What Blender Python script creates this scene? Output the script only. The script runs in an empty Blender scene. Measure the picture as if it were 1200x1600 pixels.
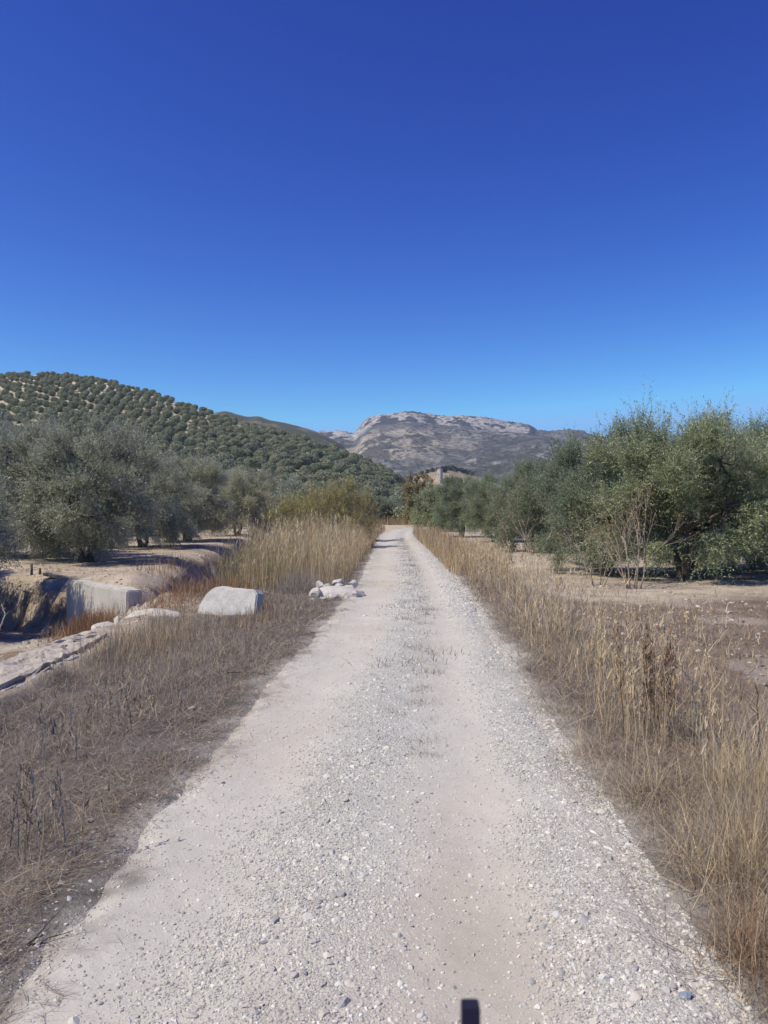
import bpy, bmesh, math, random
import numpy as np
from mathutils import Vector

R = math.radians
scn = bpy.context.scene
COL = scn.collection
F_PX, CAM_H = 1209.0, 1.65          # focal length in photo pixels, eye height

# ------------------------------------------------------------------ camera
cam_d = bpy.data.cameras.new("camera")
cam = bpy.data.objects.new("camera", cam_d)
COL.objects.link(cam)
cam.location = (0, 0, CAM_H)
cam.rotation_euler = (R(90), 0, 0)
cam_d.sensor_fit = 'VERTICAL'
cam_d.sensor_height = 36.0
cam_d.lens = 36.0 * F_PX / 1600.0
cam_d.clip_start = 0.05
cam_d.clip_end = 20000
cam_d.dof.use_dof = True
cam_d.dof.focus_distance = 8.0
cam_d.dof.aperture_fstop = 11.0
scn.camera = cam

# ------------------------------------------------------------------ light
SUN_AZ, SUN_EL = -116.0, 53.0          # degrees: azimuth from +Y towards +X, elevation
world = bpy.data.worlds.new("World")
scn.world = world
world.use_nodes = True
wn = world.node_tree
for n in list(wn.nodes):
    wn.nodes.remove(n)
sky = wn.nodes.new('ShaderNodeTexSky')
sky.sky_type = 'NISHITA'
sky.sun_disc = False
sky.sun_elevation = R(SUN_EL)
sky.sun_rotation = R(SUN_AZ)
sky.altitude = 700
sky.air_density = 1.0
sky.dust_density = 0.0
sky.ozone_density = 4.0
# deepen the clear blue as the phone camera did: one power curve per channel
sep = wn.nodes.new('ShaderNodeSeparateColor'); com = wn.nodes.new('ShaderNodeCombineColor')
wn.links.new(sky.outputs[0], sep.inputs[0])
for i, (p_, k_, mx_) in enumerate(((2.40, 0.148, 2.4), (2.28, 0.166, 5.2), (1.36, 0.70, 9.2))):
    n1_ = wn.nodes.new('ShaderNodeMath'); n1_.operation = 'POWER'; n1_.inputs[1].default_value = p_
    n2_ = wn.nodes.new('ShaderNodeMath'); n2_.operation = 'MULTIPLY'; n2_.inputs[1].default_value = k_
    n3_ = wn.nodes.new('ShaderNodeMath'); n3_.operation = 'MINIMUM'; n3_.inputs[1].default_value = mx_
    wn.links.new(sep.outputs[i], n1_.inputs[0]); wn.links.new(n1_.outputs[0], n2_.inputs[0])
    wn.links.new(n2_.outputs[0], n3_.inputs[0]); wn.links.new(n3_.outputs[0], com.inputs[i])
bg = wn.nodes.new('ShaderNodeBackground')
bg.inputs['Strength'].default_value = 0.11
wo = wn.nodes.new('ShaderNodeOutputWorld')
wn.links.new(com.outputs[0], bg.inputs['Color'])
wn.links.new(bg.outputs[0], wo.inputs['Surface'])

sun_d = bpy.data.lights.new("sun", 'SUN')
sun_d.energy = 4.9
sun_d.angle = R(0.53)
sun_d.color = (1.0, 0.885, 0.70)
sun = bpy.data.objects.new("sun", sun_d)
COL.objects.link(sun)
ts = Vector((math.sin(R(SUN_AZ)) * math.cos(R(SUN_EL)), math.cos(R(SUN_AZ)) * math.cos(R(SUN_EL)), math.sin(R(SUN_EL))))
sun.rotation_euler = (-ts).to_track_quat('-Z', 'Y').to_euler()
sun.location = (-30, 0, 40)

scn.view_settings.view_transform = 'Standard'
scn.view_settings.look = 'None'
scn.view_settings.gamma = 1.0
scn.view_settings.exposure = 0.12
scn.render.engine = 'CYCLES'
scn.cycles.max_bounces = 8
scn.cycles.diffuse_bounces = 5
scn.cycles.transmission_bounces = 3
scn.cycles.transparent_max_bounces = 4
scn.cycles.use_denoising = True
scn.cycles.volume_bounces = 0

# ------------------------------------------------------------------ noise + mesh helpers
def _hash(ix, iy, seed):
    h = (ix * 374761393 + iy * 668265263 + seed * 144269504) & 0xffffffff
    h = ((h ^ (h >> 13)) * 1274126177) & 0xffffffff
    return ((h ^ (h >> 16)) & 0xffffffff) / 4294967295.0

def vnoise(x, y, seed=0):
    x = np.asarray(x, float); y = np.asarray(y, float)
    ix = np.floor(x).astype(np.int64); iy = np.floor(y).astype(np.int64)
    fx = x - ix; fy = y - iy
    fx = fx * fx * (3 - 2 * fx); fy = fy * fy * (3 - 2 * fy)
    a = _hash(ix, iy, seed); b = _hash(ix + 1, iy, seed)
    c = _hash(ix, iy + 1, seed); d = _hash(ix + 1, iy + 1, seed)
    return (a + (b - a) * fx + (c - a) * fy + (a - b - c + d) * fx * fy) * 2 - 1

def fbm(x, y, octv=4, seed=0, gain=0.5):
    s = 0.0; amp = 1.0; tot = 0.0; f = 1.0
    for o in range(octv):
        s = s + amp * vnoise(x * f + 17.3 * o, y * f - 9.1 * o, seed + o)
        tot += amp; amp *= gain; f *= 2.03
    return s / tot

def sstep(a, b, x):
    t = np.clip((np.asarray(x, float) - a) / (b - a), 0, 1)
    return t * t * (3 - 2 * t)

def make_mesh(name, V, faces, mats, col=None, smooth=False, mat_idx=None):
    V = np.asarray(V, np.float32)
    if isinstance(faces, np.ndarray):
        faces = [faces]
    me = bpy.data.meshes.new(name)
    me.vertices.add(len(V))
    me.vertices.foreach_set('co', V.ravel())
    loops = np.concatenate([f.ravel() for f in faces]).astype(np.int32)
    sizes = np.concatenate([np.full(len(f), f.shape[1], np.int32) for f in faces])
    starts = np.concatenate([[0], np.cumsum(sizes)[:-1]]).astype(np.int32)
    me.loops.add(len(loops))
    me.loops.foreach_set('vertex_index', loops)
    me.polygons.add(len(sizes))
    me.polygons.foreach_set('loop_start', starts)
    try:
        me.polygons.foreach_set('loop_total', sizes)
    except Exception:
        pass
    if mat_idx is not None:
        me.polygons.foreach_set('material_index', np.asarray(mat_idx, np.int32))
    me.polygons.foreach_set('use_smooth', np.full(len(sizes), bool(smooth)))
    if not isinstance(mats, (list, tuple)):
        mats = [mats]
    for m in mats:
        me.materials.append(m)
    if col is not None:
        c = np.ones((len(V), 4), np.float32)
        c[:, :3] = col
        at = me.attributes.new('Col', 'FLOAT_COLOR', 'POINT')
        at.data.foreach_set('color', c.ravel())
    me.update(calc_edges=True)
    return me

def link(name, me, parent=None, loc=None, rz=None, sc=None):
    o = bpy.data.objects.new(name, me)
    COL.objects.link(o)
    if parent is not None:
        o.parent = parent
    if loc is not None:
        o.location = loc
    if rz is not None:
        o.rotation_euler = (0, 0, rz)
    if sc is not None:
        o.scale = sc if hasattr(sc, '__len__') else (sc, sc, sc)
    return o

def tag(o, label=None, cat=None, group=None, kind=None):
    if label: o['label'] = label
    if cat: o['category'] = cat
    if group: o['group'] = group
    if kind: o['kind'] = kind
    return o

class MB:
    """collects pieces into one mesh"""
    def __init__(self):
        self.V = []; self.F = {}; self.C = []; self.n = 0; self.M = {}
    def add(self, V, F, col=None, m=0):
        V = np.asarray(V, float)
        if not isinstance(F, list): F = [F]
        for f in F:
            k = f.shape[1]
            self.F.setdefault(k, []).append(f + self.n)
            self.M.setdefault(k, []).append(np.full(len(f), m))
        self.V.append(V)
        c = np.ones((len(V), 3)) * (np.asarray(col, float) if col is not None else 0.5)
        self.C.append(c)
        self.n += len(V)
    def mesh(self, name, mats, smooth=False):
        ks = sorted(self.F)
        faces = [np.concatenate(self.F[k]) for k in ks]
        mi = np.concatenate([np.concatenate(self.M[k]) for k in ks])
        return make_mesh(name, np.concatenate(self.V), faces, mats, np.concatenate(self.C), smooth, mi)

def tube(pts, rad, sides=6, cap=True):
    pts = np.asarray(pts, float); k = len(pts)
    rad = np.broadcast_to(np.asarray(rad, float), (k,))
    t = np.gradient(pts, axis=0)
    t /= np.linalg.norm(t, axis=1)[:, None] + 1e-9
    ref = np.array([0.31, 0.87, 0.12]) if abs(t[0][2]) > 0.5 else np.array([0.05, 0.1, 1.0])
    a = np.cross(t, ref); a /= np.linalg.norm(a, axis=1)[:, None] + 1e-9
    b = np.cross(t, a)
    th = np.linspace(0, 2 * np.pi, sides, endpoint=False)
    V = pts[:, None, :] + rad[:, None, None] * (np.cos(th)[None, :, None] * a[:, None, :] + np.sin(th)[None, :, None] * b[:, None, :])
    V = V.reshape(-1, 3)
    i = np.arange(k - 1)[:, None] * sides; j = np.arange(sides)[None, :]; j2 = (j + 1) % sides
    F = np.stack([i + j, i + j2, i + sides + j2, i + sides + j], -1).reshape(-1, 4)
    if cap and sides >= 3:
        V = np.concatenate([V, pts[:1], pts[-1:]])
        c0, c1 = k * sides, k * sides + 1
        jj = np.arange(sides); jn = (jj + 1) % sides
        T = np.concatenate([np.stack([np.full(sides, c0), jn, jj], -1),
                            np.stack([np.full(sides, c1), (k - 1) * sides + jj, (k - 1) * sides + jn], -1)])
        return V, [F, T]
    return V, [F]

def wig(p0, p1, n, amp, rng, sag=0.0):
    p0 = np.asarray(p0, float); p1 = np.asarray(p1, float)
    t = np.linspace(0, 1, n)[:, None]
    p = p0 + (p1 - p0) * t
    w = rng.normal(0, amp, (n, 3)); w[0] = 0; w[-1] *= 0.3
    p = p + w
    p[:, 2] += sag * (t[:, 0] * (1 - t[:, 0])) * 4
    return p

def px(u, v, y):
    """world point seen at photo pixel (u, v) at depth y - used to read sizes off the photograph"""
    return np.array([(u - 600) / F_PX * y, y, CAM_H - (v - 800) / F_PX * y])

# ------------------------------------------------------------------ materials
def new_mat(name):
    m = bpy.data.materials.new(name); m.use_nodes = True
    nt = m.node_tree
    for n in list(nt.nodes): nt.nodes.remove(n)
    out = nt.nodes.new('ShaderNodeOutputMaterial')
    b = nt.nodes.new('ShaderNodeBsdfPrincipled')
    nt.links.new(b.outputs[0], out.inputs['Surface'])
    return m, nt, b, out

def N(nt, typ, **kw):
    n = nt.nodes.new(typ)
    for k, v in kw.items():
        if k in n.inputs: n.inputs[k].default_value = v
        else: setattr(n, k, v)
    return n

def mixc(nt, fac, a, b, blend='MIX'):
    n = nt.nodes.new('ShaderNodeMix'); n.data_type = 'RGBA'; n.blend_type = blend
    for sock, val in ((n.inputs[0], fac), (n.inputs[6], a), (n.inputs[7], b)):
        if hasattr(val, 'links'): nt.links.new(val, sock)
        elif isinstance(val, (int, float)): sock.default_value = val
        else: sock.default_value = (*val, 1)
    return n.outputs[2]

def noise(nt, scale, detail=4, rough=0.55, coord='obj', distort=0.0):
    tc = nt.nodes.get('TC') or nt.nodes.new('ShaderNodeTexCoord'); tc.name = 'TC'
    n = nt.nodes.new('ShaderNodeTexNoise')
    n.inputs['Scale'].default_value = scale
    n.inputs['Detail'].default_value = detail
    n.inputs['Roughness'].default_value = rough
    n.inputs['Distortion'].default_value = distort
    nt.links.new(tc.outputs['Object'], n.inputs['Vector'])
    return n.outputs['Fac']

def ramp(nt, fac, stops, interp='LINEAR'):
    r = nt.nodes.new('ShaderNodeValToRGB'); r.color_ramp.interpolation = interp
    els = r.color_ramp.elements
    while len(els) < len(stops): els.new(0.5)
    for e, (p, c) in zip(els, stops):
        e.position = p; e.color = (*(c if hasattr(c, '__len__') else (c, c, c)), 1)
    nt.links.new(fac, r.inputs[0])
    return r.outputs[0]

def bump(nt, b, height, strength, dist):
    n = nt.nodes.new('ShaderNodeBump')
    n.inputs['Strength'].default_value = strength
    n.inputs['Distance'].default_value = dist
    nt.links.new(height, n.inputs['Height'])
    nt.links.new(n.outputs[0], b.inputs['Normal'])
    return n

def attr(nt, name='Col'):
    a = nt.nodes.new('ShaderNodeAttribute'); a.attribute_name = name
    return a.outputs['Color']

def mat_attr(name, n1=3.0, n2=60.0, v=0.35, rough=0.95, bs=0.5, bd=0.02):
    """vertex albedo with two scales of procedural variation and bump"""
    m, nt, b, _ = new_mat(name)
    c = attr(nt)
    c = mixc(nt, 1.0, c, ramp(nt, noise(nt, n1, 6, 0.6), [(0.3, 1 - v), (0.7, 1 + v)]), 'MULTIPLY')
    c = mixc(nt, 1.0, c, ramp(nt, noise(nt, n2, 5, 0.65), [(0.3, 1 - v), (0.7, 1 + v)]), 'MULTIPLY')
    nt.links.new(c, b.inputs['Base Color'])
    b.inputs['Roughness'].default_value = rough
    b.inputs['Specular IOR Level'].default_value = 0.2
    bump(nt, b, noise(nt, n2 * 1.3, 6, 0.7), bs, bd)
    return m

def mat_blade(name, transl=0.2):
    m, nt, b, out = new_mat(name)
    c = attr(nt)
    nt.links.new(c, b.inputs['Base Color'])
    b.inputs['Roughness'].default_value = 0.75
    b.inputs['Specular IOR Level'].default_value = 0.25
    t = nt.nodes.new('ShaderNodeBsdfTranslucent')
    nt.links.new(c, t.inputs['Color'])
    mx = nt.nodes.new('ShaderNodeMixShader'); mx.inputs[0].default_value = transl
    nt.links.new(b.outputs[0], mx.inputs[1]); nt.links.new(t.outputs[0], mx.inputs[2])
    nt.links.new(mx.outputs[0], out.inputs['Surface'])
    return m

def mat_leaf(name, top, under, vary=0.35, hue=(1, 1, 1)):
    m, nt, b, out = new_mat(name)
    g = nt.nodes.new('ShaderNodeNewGeometry')
    oi = nt.nodes.new('ShaderNodeObjectInfo')
    c = mixc(nt, g.outputs['Backfacing'], top, under)
    c = mixc(nt, 1.0, c, ramp(nt, g.outputs['Random Per Island'], [(0.0, 1 - vary), (0.75, 1.0), (1.0, 1 + 1.6 * vary)]), 'MULTIPLY')
    c = mixc(nt, 1.0, c, ramp(nt, oi.outputs['Random'], [(0.0, (0.82, 0.84, 0.86)), (0.5, (1, 1, 0.95)), (1.0, (1.2, 1.14, 1.0))]), 'MULTIPLY')
    nt.links.new(c, b.inputs['Base Color'])
    b.inputs['Roughness'].default_value = 0.5
    b.inputs['Specular IOR Level'].default_value = 0.4
    t = nt.nodes.new('ShaderNodeBsdfTranslucent')
    nt.links.new(c, t.inputs['Color'])
    mx = nt.nodes.new('ShaderNodeMixShader'); mx.inputs[0].default_value = 0.26
    nt.links.new(b.outputs[0], mx.inputs[1]); nt.links.new(t.outputs[0], mx.inputs[2])
    nt.links.new(mx.outputs[0], out.inputs['Surface'])
    return m

def mat_plain(name, c1, c2, scale, rough=0.9, bs=0.6, bd=0.02, dark=None):
    m, nt, b, _ = new_mat(name)
    c = mixc(nt, ramp(nt, noise(nt, scale, 8, 0.65, distort=0.4), [(0.35, 0.0), (0.65, 1.0)]), c1, c2)
    if dark is not None:
        c = mixc(nt, ramp(nt, noise(nt, scale * 3.7, 4, 0.6), [(0.62, 0.0), (0.74, 0.8)]), c, dark)
    nt.links.new(c, b.inputs['Base Color'])
    b.inputs['Roughness'].default_value = rough
    b.inputs['Specular IOR Level'].default_value = 0.25
    bump(nt, b, noise(nt, scale * 6, 8, 0.7), bs, bd)
    return m

M_GROUND = mat_attr('ground_soil', 1.6, 38.0, 0.3, bs=0.9, bd=0.03)
def mat_road():
    """dusty track: pebble cells of two sizes where the Grit attribute is high, fine grain elsewhere"""
    m, nt, b, _ = new_mat('gravel_track')
    c = attr(nt); grit = attr(nt, 'Grit')
    tc = nt.nodes.get('TC') or nt.nodes.new('ShaderNodeTexCoord'); tc.name = 'TC'
    hs = []
    for sc_v, amt in ((75.0, 1.0), (170.0, 0.6)):
        v = nt.nodes.new('ShaderNodeTexVoronoi'); v.inputs['Scale'].default_value = sc_v
        v.inputs['Randomness'].default_value = 1.0
        nt.links.new(tc.outputs['Object'], v.inputs['Vector'])
        tint = ramp(nt, v.outputs['Color'], [(0.0, 0.74), (0.5, 1.0), (1.0, 1.2)])
        f = N(nt, 'ShaderNodeMath', operation='MULTIPLY'); f.inputs[1].default_value = amt
        nt.links.new(grit, f.inputs[0])
        c = mixc(nt, f.outputs[0], c, mixc(nt, 1.0, c, tint, 'MULTIPLY'))
        hs.append((v.outputs['Distance'], f.outputs[0]))
    c = mixc(nt, 1.0, c, ramp(nt, noise(nt, 1.3, 6, 0.6), [(0.3, 0.92), (0.7, 1.07)]), 'MULTIPLY')
    c = mixc(nt, 1.0, c, ramp(nt, noise(nt, 120.0, 5, 0.7), [(0.3, 0.86), (0.7, 1.12)]), 'MULTIPLY')
    nt.links.new(c, b.inputs['Base Color'])
    b.inputs['Roughness'].default_value = 0.95
    b.inputs['Specular IOR Level'].default_value = 0.15
    prev = None
    for d_, f_ in hs:
        bp_ = nt.nodes.new('ShaderNodeBump'); bp_.invert = True
        bp_.inputs['Distance'].default_value = 0.010
        nt.links.new(f_, bp_.inputs['Strength']); nt.links.new(d_, bp_.inputs['Height'])
        if prev: nt.links.new(prev, bp_.inputs['Normal'])
        prev = bp_.outputs[0]
    bn = nt.nodes.new('ShaderNodeBump'); bn.inputs['Strength'].default_value = 0.45; bn.inputs['Distance'].default_value = 0.005
    nt.links.new(noise(nt, 260.0, 6, 0.7), bn.inputs['Height']); nt.links.new(prev, bn.inputs['Normal'])
    nt.links.new(bn.outputs[0], b.inputs['Normal'])
    return m
M_ROAD = mat_road()
M_GRAVEL = mat_attr('gravel_stone', 9.0, 160.0, 0.12, rough=0.85, bs=0.4, bd=0.004)
M_BLADE = mat_blade('dry_grass_blade')
M_STALK = mat_blade('dry_stalk', 0.08)
M_OLIVE = mat_leaf('olive_leaf', (0.205, 0.262, 0.142), (0.44, 0.47, 0.35))
M_SILVER = mat_leaf('silver_olive_leaf', (0.275, 0.305, 0.215), (0.52, 0.53, 0.46))
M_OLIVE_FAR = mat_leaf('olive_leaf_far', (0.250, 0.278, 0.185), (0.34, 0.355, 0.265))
M_DARKLEAF = mat_leaf('dark_shrub_leaf', (0.040, 0.052, 0.026), (0.07, 0.08, 0.045))
M_BROOM = mat_leaf('broom_leaf', (0.36, 0.335, 0.14), (0.42, 0.38, 0.19))
M_RUST = mat_leaf('autumn_leaf', (0.27, 0.225, 0.105), (0.31, 0.26, 0.14))
M_BARK = mat_plain('olive_bark', (0.085, 0.07, 0.055), (0.16, 0.14, 0.115), 14.0, bs=1.0, bd=0.03)
M_TWIG = mat_plain('dry_twig', (0.25, 0.20, 0.15), (0.38, 0.32, 0.25), 20.0, bs=0.4, bd=0.004)
M_CONC = mat_plain('weathered_concrete', (0.42, 0.405, 0.37), (0.52, 0.505, 0.465), 3.0, bs=0.7, bd=0.015, dark=(0.33, 0.31, 0.28))
M_WHITE = mat_plain('white_concrete', (0.46, 0.45, 0.42), (0.60, 0.59, 0.555), 5.0, bs=0.9, bd=0.02, dark=(0.42, 0.40, 0.36))
M_RUBBLE = mat_plain('rubble_masonry', (0.36, 0.33, 0.28), (0.52, 0.48, 0.42), 5.0, bs=0.9, bd=0.03, dark=(0.2, 0.18, 0.15))
M_ROCK = mat_plain('limestone_rock', (0.46, 0.44, 0.41), (0.60, 0.57, 0.53), 6.0, bs=0.8, bd=0.02, dark=(0.3, 0.28, 0.25))
M_GREYROCK = mat_plain('grey_stone', (0.27, 0.27, 0.28), (0.36, 0.36, 0.37), 9.0, bs=0.5, bd=0.01)
M_BLUEROCK = mat_plain('bluish_stone', (0.17, 0.20, 0.28), (0.25, 0.29, 0.38), 14.0, bs=0.4, bd=0.006)
M_PLANK = mat_plain('weathered_wood', (0.24, 0.21, 0.18), (0.36, 0.33, 0.29), 9.0, bs=0.5, bd=0.008)
M_NAVY = mat_plain('dark_navy', (0.012, 0.012, 0.030), (0.018, 0.018, 0.042), 30.0, rough=0.7, bs=0.2, bd=0.002)
M_METAL = mat_plain('dull_metal', (0.10, 0.10, 0.11), (0.15, 0.15, 0.16), 20.0, rough=0.45, bs=0.1, bd=0.002)
def mat_mountain():
    m, nt, b, _ = new_mat('mountain_slope')
    c = attr(nt)
    c = mixc(nt, 1.0, c, ramp(nt, noise(nt, 0.012, 6, 0.65), [(0.3, 0.75), (0.7, 1.25)]), 'MULTIPLY')
    c = mixc(nt, 1.0, c, ramp(nt, noise(nt, 0.10, 4, 0.7), [(0.3, 0.7), (0.7, 1.3)]), 'MULTIPLY')
    dots = ramp(nt, noise(nt, 0.075, 3, 0.6), [(0.50, 0.0), (0.56, 1.0)])
    zone = ramp(nt, noise(nt, 0.009, 3, 0.6), [(0.35, 0.4), (0.6, 0.95)])
    f = N(nt, 'ShaderNodeMath', operation='MULTIPLY')
    nt.links.new(dots, f.inputs[0]); nt.links.new(zone, f.inputs[1])
    c = mixc(nt, f.outputs[0], c, (0.055, 0.058, 0.045))
    nt.links.new(c, b.inputs['Base Color'])
    b.inputs['Roughness'].default_value = 1.0
    b.inputs['Specular IOR Level'].default_value = 0.1
    bump(nt, b, noise(nt, 0.05, 8, 0.75), 1.0, 8.0)
    return m
M_MOUNT = mat_mountain()
M_HILL = mat_attr('hill_soil', 0.08, 0.7, 0.22, bs=0.6, bd=0.4)

# ------------------------------------------------------------------ terrain functions
RY = [-8, 2.5, 5.4, 9.5, 12.5, 16.6, 24, 34, 50, 60, 68]
RX = [-0.25, -0.12, -0.03, 0.20, 0.33, 0.50, 0.62, 0.70, 0.80, 1.0, 1.5]
_yy = np.linspace(-8, 68, 400)
_xx = np.interp(_yy, RY, RX)
_k = np.ones(31) / 31
_xx = np.convolve(np.pad(_xx, 15, mode='edge'), _k, 'valid')
def cx(y): return np.interp(y, _yy, _xx)

def bank_left(y):
    return np.interp(y, [15.0, 16, 19, 23, 26, 33, 42, 60], [-4.8, -4.75, -5.0, -5.7, -6.2, -6.6, -7.0, -8]) + 0.28 * vnoise(y * 0.9, y * 0 + 3, 5)
def bank_right(y):
    return np.interp(y, [-10, 8, 11, 14, 18, 24, 30, 42, 60], [-4.3, -4.3, -4.25, -3.9, -3.25, -3.6, -4.0, -4.6, -5]) + 0.15 * vnoise(y * 0.9, y * 0 + 9, 6)
def ditch_left(x, y):
    """> 0 inside the ditch, seen from its left bank: a gully beyond the block, a hollow in front of it"""
    dl = np.where(y > 15.0, x - bank_left(y), -9.0)
    yb = np.where(x > -7.3, 15.25 + (-4.72 - x) * 0.905, 17.6 + (-7.3 - x) * 0.75) + 0.25 * vnoise(x * 0.9, x * 0 + 2, 7) * (x < -7.3)
    dh = (yb - 0.10 - y) * 0.74
    return np.maximum(dl, dh)

def litter_mask(x, y):
    """1 where dead litter covers the ground beside the track, ragged at several sizes"""
    d = x - cx(y)
    w = 0.22 * fbm(x * 2.0, y * 2.0, 4, 201) + 0.16 * fbm(x * 8.0, y * 8.0, 3, 202)
    return np.where(d < 0, sstep(1.00, 1.46, -d + 1.2 * w), sstep(1.26, 1.58, d + 0.8 * w)) * (1 - sstep(62, 72, y))
DUST_EDGE = np.array([0.45, 0.435, 0.39]); LITTER = np.array([0.150, 0.134, 0.118])

def gz(x, y, fine=True):
    x = np.asarray(x, float); y = np.asarray(y, float)
    d = x - cx(y)
    near = 1 - sstep(60, 75, y)
    z = 0.05 * fbm(x * 0.25, y * 0.25, 3, 2) * sstep(1.4, 3.5, np.abs(d))
    if fine:
        z = z + 0.022 * fbm(x * 2.2, y * 2.2, 4, 3) * sstep(1.0, 1.5, np.abs(d))
    # left verge falls gently to the ditch
    z = z - 0.10 * sstep(1.4, 3.2, -d) * near
    # ditch
    dlf = ditch_left(x, y); br = bank_right(y)
    depth = (0.82 + 0.15 * sstep(16, 18, y)) * (1 - sstep(34, 52, y))
    inside = sstep(-0.30, 0.42, dlf + 0.14 * vnoise(x * 2.1, y * 2.1, 12) + 0.14 * fbm(x * 4.7, y * 4.7, 3, 17)) * (1 - sstep(-1.1, 0.05, x - br))
    z = z - inside * depth * (1 + 0.18 * fbm(x * 0.8, y * 0.8, 3, 8)) * near
    bankm = inside * (1 - inside) * 4
    if fine:
        z = z + bankm * (0.16 * fbm(x * 2.3, y * 2.3, 4, 15) + 0.10 * np.abs(fbm(x * 5.5, y * 5.5, 3, 16)))
    # left orchard floor a little higher
    z = z + (0.20 + 0.003 * np.clip(y, 0, 60)) * (1 - sstep(-0.9, 0.3, dlf)) * (1 - sstep(-3.0, -1.2, x)) * near
    # eroded mound on the bank, soil heap on the right
    z = z + 0.16 * np.exp(-(((x + 5.7) / 0.7) ** 2 + ((y - 17.6) / 0.9) ** 2))
    z = z + 0.36 * np.exp(-((x - 4.7) / 1.2) ** 2 - ((y - 23.0) / 1.1) ** 2)
    z = z + 0.10 * np.exp(-((d - 1.9) / 0.5) ** 2) * near * (0.6 + 0.4 * vnoise(y * 0.5, x * 0, 4))
    z = z + 0.36 * np.exp(-((x + 5.55) / 0.75) ** 2 - ((y - 15.15) / 0.55) ** 2)
    z = z + 0.34 * np.exp(-((x + 4.75) / 0.55) ** 2 - ((y - 14.75) / 0.45) ** 2)
    z = z + 0.075 * np.exp(-((x + 3.40) / 0.16) ** 2) * sstep(4, 5, y) * (1 - sstep(10.5, 11.5, y)) * (0.7 + 0.6 * vnoise(y * 1.9, x * 0, 14))
    # bed below the track sheet
    z = z - 0.07 * (1 - sstep(0.95, 1.25, np.abs(d))) * near
    z = z + 0.35 * sstep(60, 130, y)
    return z

def graded(segs):
    out = []
    for a, b, s in segs:
        out.append(np.arange(a, b, s))
    return np.concatenate(out)

def grid_faces(ny, nx):
    i = np.arange(ny - 1)[:, None] * nx; j = np.arange(nx - 1)[None, :]
    return np.stack([i + j, i + j + 1, i + nx + j + 1, i + nx + j], -1).reshape(-1, 4)

# --- ground sheet
gx_pos = np.concatenate([graded([(0, 5, 0.05), (5, 13, 0.11), (13, 60, 0.8)]), 60 * 1.14 ** np.arange(0, 33)])
gxs = np.concatenate([-gx_pos[:0:-1], gx_pos])
gys = np.concatenate([graded([(-40, -8, 4), (-8, 1, 0.4), (1, 11, 0.055), (11, 32, 0.11), (32, 110, 0.6)]), 110 * 1.12 ** np.arange(0, 34)])
GX, GY = np.meshgrid(gxs, gys)
GZ = gz(GX, GY)
gd = GX - cx(GY)
soil = np.array([0.45, 0.395, 0.315]); litter = LITTER; weed = np.array([0.215, 0.172, 0.135])
pale = np.array([0.48, 0.44, 0.38]); earth = np.array([0.24, 0.185, 0.135])
n1 = fbm(GX * 0.6, GY * 0.6, 4, 21); n2 = fbm(GX * 0.22, GY * 0.35, 3, 22); n3 = fbm(GX * 2.5 + GZ * 4.1, GY * 2.5 - GZ * 3.3, 4, 23)
C = np.empty(GX.shape + (3,)); C[:] = soil
lv = (sstep(1.7, 2.2, -gd) * (1 - sstep(3.2, 4.2, -gd)))[..., None]
C = C * (1 - lv) + (litter * (1 + 0.3 * n1[..., None])) * lv
ditch = (sstep(-0.4, 0.2, ditch_left(GX, GY)) * (1 - sstep(-0.6, 0.4, GX - bank_right(GY))) * (1 - sstep(45, 60, GY)))[..., None]
C = C * (1 - ditch) + np.where((n1 + 0.5 * n3)[..., None] > 0.05, pale * 0.9, earth) * ditch
rv = (sstep(1.8, 2.2, gd) * (1 - sstep(2.4, 3.2, gd + 0.7 * n2)))[..., None]
lm = litter_mask(GX, GY)[..., None]; nb = (np.abs(gd) < 2.2)[..., None] & (GY < 66)[..., None]
C = np.where(nb, DUST_EDGE * (1 - lm) + litter * (1 + 0.3 * n1[..., None]) * lm, C)
gr = 0 * (sstep(0.9, 1.1, gd) * (1 - sstep(1.28, 1.5, gd + 0.12 * n3)) * (1 - sstep(60, 70, GY)))[..., None]
C = C * (1 - rv) + (litter * 1.2 * (1 + 0.3 * n1[..., None])) * rv
fld = (sstep(2.2, 3.0, gd) * (1 - sstep(12.8, 15.5, GY + 2.0 * n1)))[..., None]
C = C * (1 - fld) + (weed * (1 + 0.35 * n3[..., None])) * fld
patch = (np.exp(-((GX - 4.3) / 0.8) ** 2 - ((GY - 7.6) / 1.1) ** 2) + np.exp(-((GX - 5.4) / 0.8) ** 2 - ((GY - 11.8) / 0.7) ** 2) * 0.7 > 0.4 + 0.35 * n3)[..., None] * fld
C = np.where(patch > 0.3, 0.45 * pale + 0.55 * C, C)
sc_ = sstep(-0.1, 0.5, n2 + 0.6 * n3)[..., None] * (sstep(14, 17, GY) * sstep(2.5, 4, np.abs(gd)))[..., None]
C = C * (1 - 0.45 * sc_) + earth * 0.45 * sc_
C = C * (1 - gr) + np.array([0.50, 0.46, 0.40]) * gr
C = np.clip(C, 0.02, 0.8)
o = link('ground', make_mesh('ground', np.stack([GX, GY, GZ], -1).reshape(-1, 3), grid_faces(len(gys), len(gxs)), M_GROUND, C.reshape(-1, 3), True))
tag(o, 'dry earth of the olive grove with dead weeds and pale soil', 'ground', kind='structure')

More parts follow.
